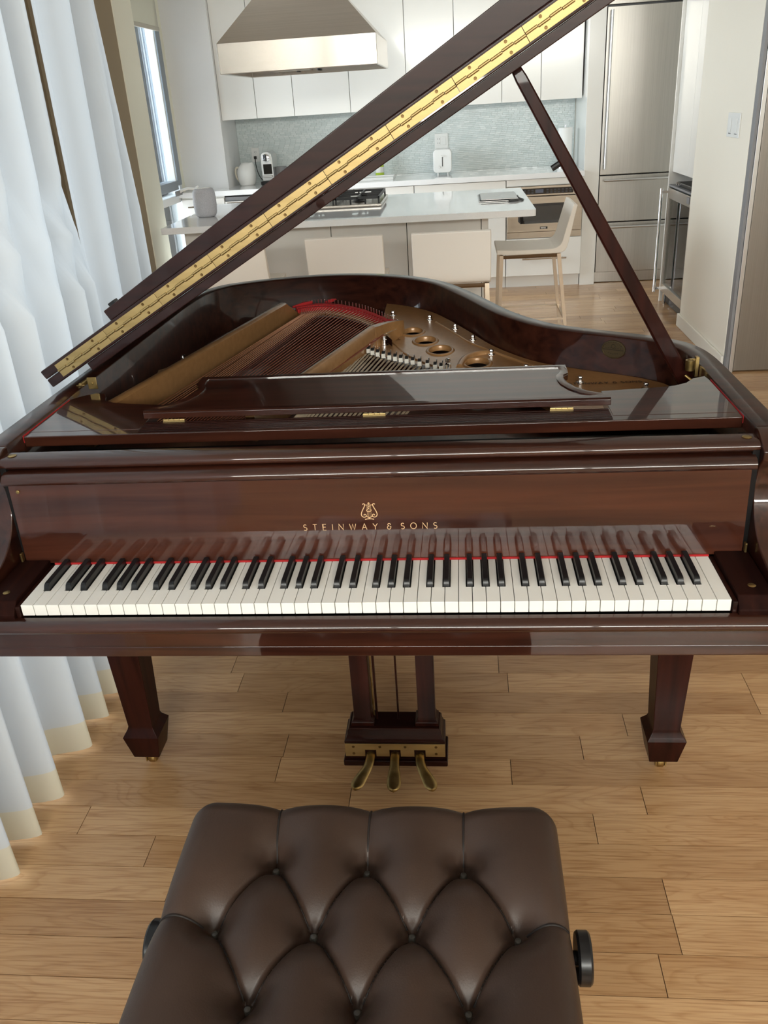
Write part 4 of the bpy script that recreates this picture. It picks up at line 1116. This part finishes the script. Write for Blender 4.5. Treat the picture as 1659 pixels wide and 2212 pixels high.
MB().box(.705, 1.047, YF_-.0242, YF_-.0236, .553, .664).build('inner_screen', mat('oven_inner', (.045,.04,.035), .15), dr, smooth=0)
MB().box(.572, 1.180, YF_-.012, YF_+.0215, .742, .818).build('control_panel', OVENS, o, bevel=.003)
cp = MB().box(.60, 1.105, YF_-.0138, YF_-.0118, .756, .802).build('keypad', BGLASS, o, bevel=.001)
MB().box(.80, .865, YF_-.0148, YF_-.0139, .766, .793).build('display', mat('lcd', (.09,.10,.14), .2), cp, smooth=0)
m = MB()
for gx in list(range(6))+list(range(9, 16)):
    for gz in range(2): m.box(.615+gx*.0305, .632+gx*.0305, YF_-.0146, YF_-.0139, .763+gz*.018, .774+gz*.018)
m.build('key', mat('oven_key', (.03,.03,.035), .4), cp, kind='stuff', smooth=0)
nm = MB().box(.842, .904, YF_-.0245, YF_-.0218, .484, .503).build('nameplate', PLASTICB, dr, bevel=.001)
m = MB()
def onp(x, z): return (x, YF_-.0249, z)
GLY.update({'V': (.66, [[(0,1),(.33,0),(.66,1)]]), 'G': (.8, [arc(.42,.5,.42,.5,45,360,16)+[(.5,.5)]])})
write(m, 'VIKING', .848, .4885, .010, .22, .0018, onp); m.build('nameplate_lettering', SILVER, dr, smooth=0)
m = MB().prism([(-2.165,6.172),(1.1885,6.172),(1.1885,YB-.011),(-1.785,YB-.011),(-1.785,6.398),(-2.165,6.398)], 'z', .8765, .9175)
tag(m.build('back_counter', QUARTZ, None, bevel=.002), 'long white quartz counter along the kitchen back wall', 'countertop')

# fridge
f = thing('fridge', (1.62, 6.6, 0), 'tall built in stainless fridge with door over two freezer drawers', 'fridge')
MB().box(1.32, 1.926, 6.34, YB-.003, .09, 2.10).build('body', GREYP, f, smooth=0)
d = MB().box(1.323, 1.925, 6.275, 6.338, .868, 2.052).build('door', STEEL, f, bevel=.003)
m = MB().tube([(1.352, 6.222, .915), (1.352, 6.222, 2.03)], .0095, 12); m.tube([(1.352,6.222,.95),(1.352,6.275,.95)], .006, 8); m.tube([(1.352,6.222,1.99),(1.352,6.275,1.99)], .006, 8); m.build('handle', SILVER, d)
for z0, z1 in ((.503, .860), (.095, .495)):
    d = MB().box(1.323, 1.925, 6.275, 6.338, z0, z1).build('drawer', STEEL, f, bevel=.003)
    m = MB(); handle_bar(m, 1.352, 1.90, 6.275, z1-.032, .009, .05); m.build('handle', SILVER, d)
MB().box(1.323, 1.925, 6.315, 6.339, .004, .088).build('kick_grille', STEEL, f, bevel=.002)
MB().box(1.323, 1.925, 6.275, 6.338, 2.066, 2.13).build('top_grille', STEEL, f, bevel=.002)
m = MB().box(1.3135, 1.928, 6.26, YB-.003, 2.135, 2.56); tag(m.build('bridge_cabinet', WHITE_L, None, bevel=.002), 'white gloss panel cabinet above the steel fridge', 'cabinet')

# tall cabinet and wine cooler on the right
XC = 1.722
t = thing('tall_cabinet', (1.83, 5.12, .93), 'tall white gloss cabinet hung above the wine cooler', 'cabinet')
MB().box(XC+.02, 1.925, 4.76, 5.50, .935, 2.56).build('body', WHITE_M, t, smooth=0)
for a, b in ((4.762, 5.066), (5.069, 5.498)): MB().box(XC, XC+.0195, a, b, .932, 2.56).build('door', WHITE_L, t, bevel=.0012)
m = MB().box(1.70, 1.926, 5.502, 5.52, 0, 2.56); tag(m.build('end_panel', WHITE_L, None, bevel=.001), 'slim white end panel at far side of the wine cooler', 'panel')
w = thing('wine_cooler', (1.80, 5.12, 0), 'undercounter wine cooler with glass door and long steel handle', 'wine cooler')
m = MB(); X0, X1, Y0_, Y1_, Z0, Z1 = 1.7355, 1.925, 4.80, 5.495, .085, .832
m.box(X1-.012, X1, Y0_, Y1_, Z0, Z1).box(X0, X1-.012, Y0_, Y0_+.015, Z0, Z1).box(X0, X1-.012, Y1_-.015, Y1_, Z0, Z1).box(X0, X1-.012, Y0_+.015, Y1_-.015, Z0, Z0+.02).box(X0, X1-.012, Y0_+.015, Y1_-.015, Z1-.02, Z1)
m.build('cabinet_shell', mat('cooler_inside', (.50,.53,.50), .5), w, smooth=0)
fr_ = MB(); a, b = 1.700, 1.733
fr_.box(a, b, 4.80, 4.845, .085, .825).box(a, b, 5.452, 5.495, .085, .825).box(a, b, 4.845, 5.452, .085, .145).box(a, b, 4.845, 5.452, .755, .825)
fr_.build('door_frame', STEEL, w, bevel=.002)
MB().box(1.712, 1.720, 4.845, 5.452, .145, .755).build('door_glass', WGLASS, w, smooth=0)
MB().box(1.6975, 1.6995, 4.86, 4.93, .775, .815).build('badge', GREYP, w, smooth=0)
m = MB().tube([(1.645, 5.455, .085), (1.645, 5.455, .825)], .011, 12)
for zz_ in (.11, .80): m.box(1.640, 1.700, 5.446, 5.464, zz_-.009, zz_+.009)
m.build('handle', CHROME, w)
MB().box(1.735, 1.925, 4.80, 5.495, .005, .083).build('kick_grille', PLASTICB, w, smooth=0)
MB().cyl((1.712, 5.40, .0), .012, .084, 'z', 10).build('foot', CHROME, w)
for k in range(5):
    zz_ = .20+k*.105
    m = MB(); m.box(1.7225, 1.734, 4.85, 5.45, zz_, zz_+.045); m.build('shelf_front', mat('pale_beech', (.72,.66,.50), .5) if k == 0 else bpy.data.materials['pale_beech'], w, bevel=.001)
    m = MB()
    for j in range(5): m.tube([(1.76, 4.90+j*.115, zz_+.075), (1.79, 4.90+j*.115, zz_+.075), (1.90, 4.90+j*.115, zz_+.075)], [.013, .034, .034], 10)
    m.build('bottle_row', mat('bottle_glass', (.05,.08,.04), .2) if k == 0 else bpy.data.materials['bottle_glass'], w, kind='stuff')
m = MB().box(1.705, 1.926, 4.78, 5.498, .8335, .846); tag(m.build('niche_shelf', GREYP, None, bevel=.001), 'dark shelf on top of the wine cooler', 'shelf')
t = thing('black_tray', (1.80, 5.05, .8465), 'black tray with two knobs on the shelf over wine cooler', 'tray')
MB().box(1.73, 1.915, 4.80, 5.36, .8462, .874).build('tray_body', PLASTICB, t, bevel=.006)
for yy in (5.33, 5.27): MB().lathe([(.0001,0),(.010,0),(.009,-.014),(.0001,-.014)], (1.73, yy, .862), 'x', 14).build('knob', CHROME, t)

# island
IX0, IX1, IY0, IY1 = -1.575, .612, 3.865, 5.16
m = MB(); c_ = .022
poly = [(IX0,IY0),(IX1-c_,IY0)]+[(IX1-c_+c_*sin(radians(a)), IY0+c_-c_*cos(radians(a))) for a in (22,45,68)]+[(IX1,IY0+c_),(IX1,IY1),(IX0,IY1)]
tag(MB().prism(poly, 'z', .873, .91).build('island_worktop', QUARTZ, None, bevel=.002), 'thick white quartz worktop of the kitchen island', 'countertop')
bx = [-1.53, -1.07, -.608, -.142, .309]
LBI = ['white gloss island cabinet nearest the window, at the island left end', 'white gloss island cabinet, second from the window end',
       'white gloss island cabinet behind the stool in the middle', 'white gloss island cabinet behind the right facing-away stool']
for k in range(4):
    a, b = bx[k]+.0015, bx[k+1]-.0015
    t = thing('island_cabinet', ((a+b)/2, 4.6, 0), LBI[k], 'cabinet', 'gloss island cabinets')
    MB().box(a, b, 4.172, 5.10, .08, .8715).build('body', WHITE_M, t, smooth=0)
    MB().box(a+.001, b-.001, 4.15, 4.170, .084, .869).build('door', WHITE_L, t, bevel=.0015)
    MB().box(a, b, 4.22, 4.235, 0, .079).build('toe_kick', WHITE_M, t, smooth=0)
tag(MB().box(.3115, .352, 4.165, 5.10, 0, .8715).build('island_end_panel', WHITE_L, None, bevel=.001), 'white end panel closing the right end of the island', 'panel')

# cooktop
c = thing('gas_cooktop', (-.755, 4.7, .91), 'stainless gas cooktop with black cast iron grates on the island', 'cooktop')
MB().box(-1.21, -.312, 4.43, 5.0, .9105, .930).build('tray', STEELH, c, bevel=.006)
GB = None
for k in range(3):
    x0, x1 = -1.195+k*.292, -1.195+(k+1)*.292-.006; m = MB(); t_ = .011
    for yy in (4.455, 4.715, 4.975-t_): m.box(x0, x1, yy, yy+t_, .956, .972)
    for xx in (x0, (x0+x1)/2-t_/2, x1-t_): m.box(xx, xx+t_, 4.455, 4.975, .955, .971)
    for xx in (x0, x0+(x1-x0)*.33, x0+(x1-x0)*.66, x1-t_):
        for yy in (4.455, 4.975-t_): m.box(xx, xx+t_, yy, yy+t_, .9305, .956)
    for yc in (4.585, 4.85):
        for s1 in (-1, 1):
            m.box((x0+x1)/2+s1*.095-.04, (x0+x1)/2+s1*.095+.04, yc-t_/2, yc+t_/2, .957, .974)
    m.build('grate', IRON, c, bevel=.002)
    for yc in (4.585, 4.85):
        mm = MB().lathe([(.0001,0),(.045,0),(.047,.006),(.034,.012),(.030,.020),(.0001,.021)], ((x0+x1)/2, yc, .9305), 'z', 20); mm.build('burner', IRON, c)

# range hood over the cooktop
h = thing('range_hood', (-.7265, 4.6, 1.70), 'large pyramidal stainless range hood hanging over the island', 'hood')
hx0, hx1, hy0, hy1 = -1.186, -.268, 4.2, 5.02
zb, zm, zt = 1.700, 1.857, 2.20
cx_, cyh = (hx0+hx1)/2, (hy0+hy1)/2
m = MB()
def rect(x0, x1, y0, y1, z): return [(x0,y0,z),(x1,y0,z),(x1,y1,z),(x0,y1,z)]
m.loft([rect(hx0+.012,hx1-.012,hy0+.012,hy1-.012,zb+.035), rect(hx0+.012,hx1-.012,hy0+.012,hy1-.012,zb), rect(hx0,hx1,hy0,hy1,zb), rect(hx0,hx1,hy0,hy1,zm)], cap=False)
m.build('hood_skirt', STEELH, h, bevel=.004)
MB().loft([rect(hx0,hx1,hy0,hy1,zm+.0005), rect(cx_-.15,cx_+.15,cyh-.15,cyh+.15,zt)]).build('hood_canopy', STEELH, h, smooth=0)
MB().box(cx_-.15, cx_+.15, cyh-.15, cyh+.15, zt+.001, CEIL-.001).build('chimney', STEELH, h, smooth=0)
u_ = MB().box(hx0+.013, hx1-.013, hy0+.013, hy1-.013, zb+.036, zb+.040).build('filter', GREYP, h, smooth=0)
MB().box(hx0+.18, hx0+.42, hy1-.16, hy1-.05, zb+.020, zb+.0355).build('lamp_housing', STEELH, h, bevel=.002)
for xx in (-.86, -.72): MB().cyl((xx, hy1-.04, zb+.015), .012, .020, 'z', 10).build('control_knob', PLASTICB, h)

# stools
def stool(cx, cyy, rz, label):
    """low-back counter stool; local frame: sitter looks towards +y, back at -y"""
    T = Matrix.Translation((cx, cyy, 0)) @ Matrix.Rotation(rz, 4, 'Z')
    t = thing('counter_stool', (cx, cyy, 0), label, 'stool', 'cream leather stools at the island')
    sw = .205
    prof_o = catmull([(.215,.612),(.10,.606),(-.12,.606),(-.185,.612),(-.212,.640),(-.232,.72),(-.258,.84),(-.268,.884)], 4)
    prof_i = catmull([(.215,.640),(.10,.634),(-.10,.634),(-.150,.642),(-.178,.668),(-.200,.74),(-.232,.85),(-.244,.889)], 4)
    rings = []
    for a, b in zip(prof_o, prof_i):
        k = 0 
        rings.append([(-sw,a[0],a[1]),(sw,a[0],a[1]),(sw,b[0],b[1]),(-sw,b[0],b[1])])
    MB(T).loft(rings).build('seat_shell', PALELEATH, t, bevel=.010, seg=3, smooth=60)
    m = MB(T); hw = .185
    for s in (-1, 1):
        m.tube([(s*hw,-.165,.592),(s*hw,.185,.592)], .011, 4)
    for yy in (-.165, .185): m.tube([(-hw,yy,.592),(hw,yy,.592)], .011, 4)
    m.build('seat_frame', STOOLMET, t, smooth=0)
    feet = {}
    for sx_ in (-1, 1):
        for y0, y1 in ((-.165,-.235),(.185,.205)):
            rings = []
            for z, k in ((.603,0.),(.001,1.)):
                x = sx_*(hw+.012*k); y = y0+(y1-y0)*k; w_ = .0115-.0015*k
                rings.append([(x-w_,y-w_,z),(x+w_,y-w_,z),(x+w_,y+w_,z),(x-w_,y+w_,z)])
            MB(T).loft(rings).build('leg', STOOLMET, t, smooth=0)
    m = MB(T); z = .20; k = (.603-z)/.602; xw = hw+.012*k
    m.box(-xw, xw, -.165-.07*k-.008, -.165-.07*k+.008, z-.008, z+.008)
    for s in (-1, 1): m.box(s*xw-.006, s*xw+.006, -.165-.07*k, .185+.02*k, z-.006, z+.006)
    m.build('footrest', STOOLMET, t, smooth=0)
stool(.134, 3.57, 0, 'cream leather counter stool seen from behind, nearest the bare floor')
stool(-.430, 3.57, radians(1.5), 'cream leather counter stool seen from behind, middle of three')
stool(-1.045, 3.57, radians(-1), 'cream leather counter stool mostly hidden under the piano lid')
stool(.620, 4.42, radians(90), 'cream leather counter stool in profile at the island right end')

# ---- small things
s = thing('smart_speaker', (-1.432, 4.37, .91), 'pale grey rounded mesh smart speaker on the island left end', 'speaker')
MB().lathe([(.0001,0),(.050,.0),(.060,.006),(.069,.024),(.0725,.06),(.0725,.115),(.069,.150),(.060,.166),(.048,.1715),(.0001,.172)], (-1.432,4.37,.9105), 'z', 40).build('mesh_body', GREYF, s, smooth=70)
MB().lathe([(.0001,0),(.046,0),(.044,.0025),(.0001,.003)], (-1.432,4.37,1.0815), 'z', 30).build('touch_top', PLASTICW, s)
MB().tube(catmull([(-1.48,4.42,.915),(-1.52,4.45,.920),(-1.545,4.44,.915),(-1.57,4.47,.914)],5), .003, 6).build('power_cord', PLASTICW, s)

l = thing('laptop', (.43, 4.55, .91), 'closed silver laptop lying on the island worktop', 'laptop')
MB().box(.300, .545, 4.34, 4.74, .9105, .9175).build('base', SILVER, l, bevel=.003)
MB().box(.306, .545, 4.36, 4.74, .918, .9205).build('keyboard_deck', PLASTICB, l, bevel=.001)
ld = MB().box(.315, .540, 4.345, 4.74, .921, .9275).build('screen_lid', SILVER, l, bevel=.003)
m = MB().prism([(.428+.0155*cos(a)*(1-.12*sin(a)), 4.545+.024*sin(a)) for a in [2*pi*j/20 for j in range(20)]], 'z', .9276, .9279)
m.prism([(.430,4.572),(.438,4.578),(.436,4.588),(.429,4.582)], 'z', .9276, .9279); m.build('lid_emblem', PLASTICW, ld, smooth=0)
p_ = thing('charger', (.53, 4.37, .91), 'black charger with curled cord on the laptop right front corner', 'charger')
MB().box(.482, .545, 4.315, 4.338, .9105, .922).build('charger_body', PLASTICB, p_, bevel=.004)
MB().tube(catmull([(.545,4.326,.915),(.565,4.33,.914),(.574,4.38,.914),(.555,4.46,.914),(.553,4.60,.915)],6), .004, 6).build('cord', PLASTICB, p_)

k = thing('kettle', (-1.665, 6.6, .918), 'white jug kettle with pale handle on the counter corner', 'kettle')
prof = catmull([(.060,0),(.072,.02),(.082,.075),(.078,.125),(.060,.158),(.040,.176)], 4)
rings = []
for i, (r, z) in enumerate(prof):
    sp = max(0, (z-.12)/.056)
    rings.append([(-1.665+(r*cos(2*pi*j/28)+(.022*sp*max(0, cos(2*pi*j/28))**4)), 6.6+r*sin(2*pi*j/28), .9182+z+.010*sp*max(0, cos(2*pi*j/28))**3) for j in range(28)])
MB().loft(rings).build('jug', PLASTICW, k, smooth=60)
MB().lathe([(.0001,.012),(.012,.011),(.038,.004),(.040,0),(.0001,0)], (-1.665,6.6,1.0945), 'z', 24).build('lid', PLASTICW, k)
MB().tube(catmull([(-1.720,6.6,1.062),(-1.752,6.6,1.062),(-1.762,6.6,1.03),(-1.758,6.6,.99),(-1.738,6.6,.955)],6), .009, 8).build('handle', mat('pale_beech_handle', (.72,.66,.55), .4), k)
c = thing('coffee_machine', (-1.47, 6.6, .918), 'slim white capsule coffee machine with black front and base', 'coffee machine')
MB().box(-1.528, -1.405, 6.50, 6.78, .9182, .948).build('base', PLASTICB, c, bevel=.008)
bodyp = [(-1.520,.95),(-1.522,1.13),(-1.516,1.16),(-1.496,1.178),(-1.446,1.178),(-1.426,1.16),(-1.420,1.13),(-1.418,.95)]
MB().prism(bodyp, 'y', 6.56, 6.78).build('body', SILVER, c, bevel=.004)
MB().prism([(x*.88-1.47*.12, z) for x, z in bodyp], 'y', 6.545, 6.5598).build('front_cover', PLASTICW, c, bevel=.003)
MB().box(-1.500, -1.426, 6.540, 6.5445, 1.003, 1.083).build('cup_recess', BGLASS, c, bevel=.003)
MB().box(-1.506, -1.424, 6.515, 6.5445, .978, .992).build('cup_shelf', SILVER, c, bevel=.002)
kb = MB().lathe([(.0001,0),(.034,0),(.034,-.006),(.026,-.010),(.0001,-.010)], (-1.468, 6.5445, 1.131), 'y', 24).build('dial', CHROME, c)
MB().box(-1.474, -1.462, 6.526, 6.5336, 1.106, 1.156).build('lever', PLASTICB, c, bevel=.003)
MB().lathe([(.0001,0),(.055,0),(.055,.10),(.0001,.10)], (-1.385, 6.72, .95), 'z', 20).build('water_tank', GREYP, c)
def plate_(name, x0, x1, z0, z1, y, label, cat, kind):
    t = thing(name, ((x0+x1)/2, y, z0), label, cat)
    MB().box(x0, x1, y-.006, y-.0005, z0, z1).build('cover_plate', PLASTICW, t, bevel=.002)
    xc = (x0+x1)/2; zc = (z0+z1)/2; dark = bpy.data.materials['grey_plastic']
    if kind == 'outlet':
        for dz in (-.025, .022):
            MB().box(xc-.016, xc+.016, y-.0075, y-.0061, zc+dz-.014, zc+dz+.014).build('socket', PLASTICW, t, bevel=.002)
            m = MB(); m.box(xc-.009, xc-.006, y-.008, y-.0076, zc+dz-.003, zc+dz+.008).box(xc+.006, xc+.009, y-.008, y-.0076, zc+dz-.003, zc+dz+.008).box(xc-.002, xc+.002, y-.008, y-.0076, zc+dz-.010, zc+dz-.006)
            m.build('slot', dark, t, smooth=0)
    else:
        MB().box(xc-.040, xc-.008, y-.0075, y-.0061, zc-.033, zc+.033).build('socket', PLASTICW, t, bevel=.002)
        MB().box(xc+.008, xc+.040, y-.0085, y-.0061, zc-.033, zc+.033).build('rocker', PLASTICW, t, bevel=.002)
        m = MB()
        for dz in (-.018, .016): m.box(xc-.033, xc-.029, y-.0082, y-.0076, zc+dz-.004, zc+dz+.006).box(xc-.019, xc-.015, y-.0082, y-.0076, zc+dz-.004, zc+dz+.006)
        m.build('slot', dark, t, smooth=0)
    return t
ot = plate_('wall_outlet', -1.672, -1.600, 1.088, 1.204, YB-.010, 'white power outlet on the mosaic above the kettle', 'outlet', 'outlet')
t = thing('power_cord', (-1.60, 6.85, 1.05), 'black power cord hanging from the wall outlet to the coffee machine', 'cord')
MB().box(-1.650, -1.626, YB-.040, YB-.0185, 1.112, 1.136).build('plug', PLASTICB, t, bevel=.004)
MB().tube(catmull([(-1.638,6.885,1.114),(-1.634,6.87,1.06),(-1.618,6.86,.99),(-1.585,6.84,.94),(-1.545,6.81,.926),(-1.51,6.80,.924)],6), .0035, 6).build('cable', PLASTICB, t)
plate_('switch_plate', -.025, .092, 1.109, 1.230, YB-.010, 'white double switch plate on the mosaic above the toaster', 'switch', 'switch')
t = thing('toaster', (.045, 6.62, .918), 'white rounded toaster standing endwise below the switch plate', 'toaster')
rp_ = [(-.077,.0),(.077,.0)]
def rrect(cx, cz, w_, h_, r, n=5):
    out = []
    for qx, qz, a0 in ((1,1,0),(-1,1,90),(-1,-1,180),(1,-1,270)):
        for i in range(n+1):
            a = radians(a0+90*i/n); out.append((cx+qx*(w_-r)+r*cos(a), cz+qz*(h_-r)+r*sin(a)))
    return out
tb = MB().prism(rrect(.045, 1.026, .078, .092, .030), 'y', 6.545, 6.80).build('shell', PLASTICW, t, bevel=.008, seg=3)
MB().box(.041, .047, 6.5425, 6.5447, .985, 1.065).build('lever_slot', PLASTICB, t, smooth=0)
MB().box(.030, .060, 6.530, 6.5424, 1.060, 1.070).build('lever', PLASTICW, t, bevel=.003)
MB().lathe([(.0001,0),(.011,0),(.010,-.010),(.0001,-.010)], (.015, 6.5447, .980), 'y', 16).build('dial', PLASTICW, t)
for xx in (.005, .088):
    for yy in (6.58, 6.76): MB().lathe([(.0001,0),(.007,0),(.007,.022),(.0001,.022)], (xx, yy, .9178), 'z', 10).build('foot', PLASTICW, t)
t = thing('serving_tray', (-.55, 6.45, .918), 'white rectangular tray lying flat on the back counter', 'tray')
MB().box(-.78, -.365, 6.32, 6.62, .9178, .926).build('tray_base', PLASTICW, t, bevel=.003)
m = MB(); m.box(-.78,-.365,6.32,6.33,.9262,.938).box(-.78,-.365,6.61,6.62,.9262,.938).box(-.78,-.77,6.33,6.61,.9262,.938).box(-.375,-.365,6.33,6.61,.9262,.938); m.build('tray_rim', PLASTICW, t, bevel=.002)
t = thing('soap_bottle', (-.515, 6.80, .918), 'lime green bottle standing behind the white tray', 'bottle')
MB().lathe([(.0001,0),(.036,0),(.038,.004),(.038,.13),(.030,.15),(.014,.158),(.014,.170),(.0001,.170)], (-.515, 6.80, .9178), 'z', 24).build('bottle', GREENP, t)
MB().lathe([(.0384,.03),(.0388,.03),(.0388,.075),(.0384,.075)], (-.515, 6.80, .9178), 'z', 24).build('label', PLASTICW, t)
MB().lathe([(.0001,0),(.016,0),(.016,.03),(.006,.035),(.006,.06),(.0001,.06)], (-.515, 6.80, 1.0882), 'z', 16).build('cap', PLASTICW, t)
t = thing('paper_towel', (1.075, 6.62, .918), 'white paper towel roll standing behind the lid prop', 'paper towel')
MB().lathe([(.018,0),(.058,0),(.059,.003),(.059,.300),(.058,.303),(.018,.303)], (1.075, 6.62, .924), 'z', 28).build('roll', TOWEL, t)
MB().lathe([(.0001,0),(.07,0),(.07,.005),(.008,.006),(.008,.33),(.0001,.332)], (1.075, 6.62, .9178), 'z', 24).build('holder', CHROME, t)
# light switches on the right wall
t = thing('light_switch', (1.665, 3.93, 1.22), 'white double dimmer switch on the cream wall by the steel door', 'switch')
MB().box(1.6635, 1.6695, 3.830, 4.050, 1.220, 1.342).build('cover_plate', PLASTICW, t, bevel=.002)
for yy in (3.885, 3.995):
    MB().box(1.661, 1.6632, yy-.020, yy+.020, 1.246, 1.316).build('paddle', PLASTICW, t, bevel=.002)
    MB().box(1.6622, 1.6634, yy-.020, yy+.020, 1.236, 1.241).build('dimmer_slot', GREYP, t, smooth=0)
# roller blind
t = thing('roller_blind', (-2.08, 5.7, 2.1), 'cream roller blind pulled down a little at the kitchen window top', 'blind')
MB().box(-2.105, -2.100, 5.10, 6.10, 2.125, 2.60).build('blind_cloth', BLIND, t, smooth=0)
MB().box(-2.110, -2.092, 5.10, 6.10, 2.095, 2.1245).build('bottom_bar', mat('blind_bar', (.48,.45,.38), .5), t, bevel=.004)
MB().cyl((-2.103, 5.10, 2.62), .030, 1.0, 'y', 20).build('blind_roll', BLIND, t)
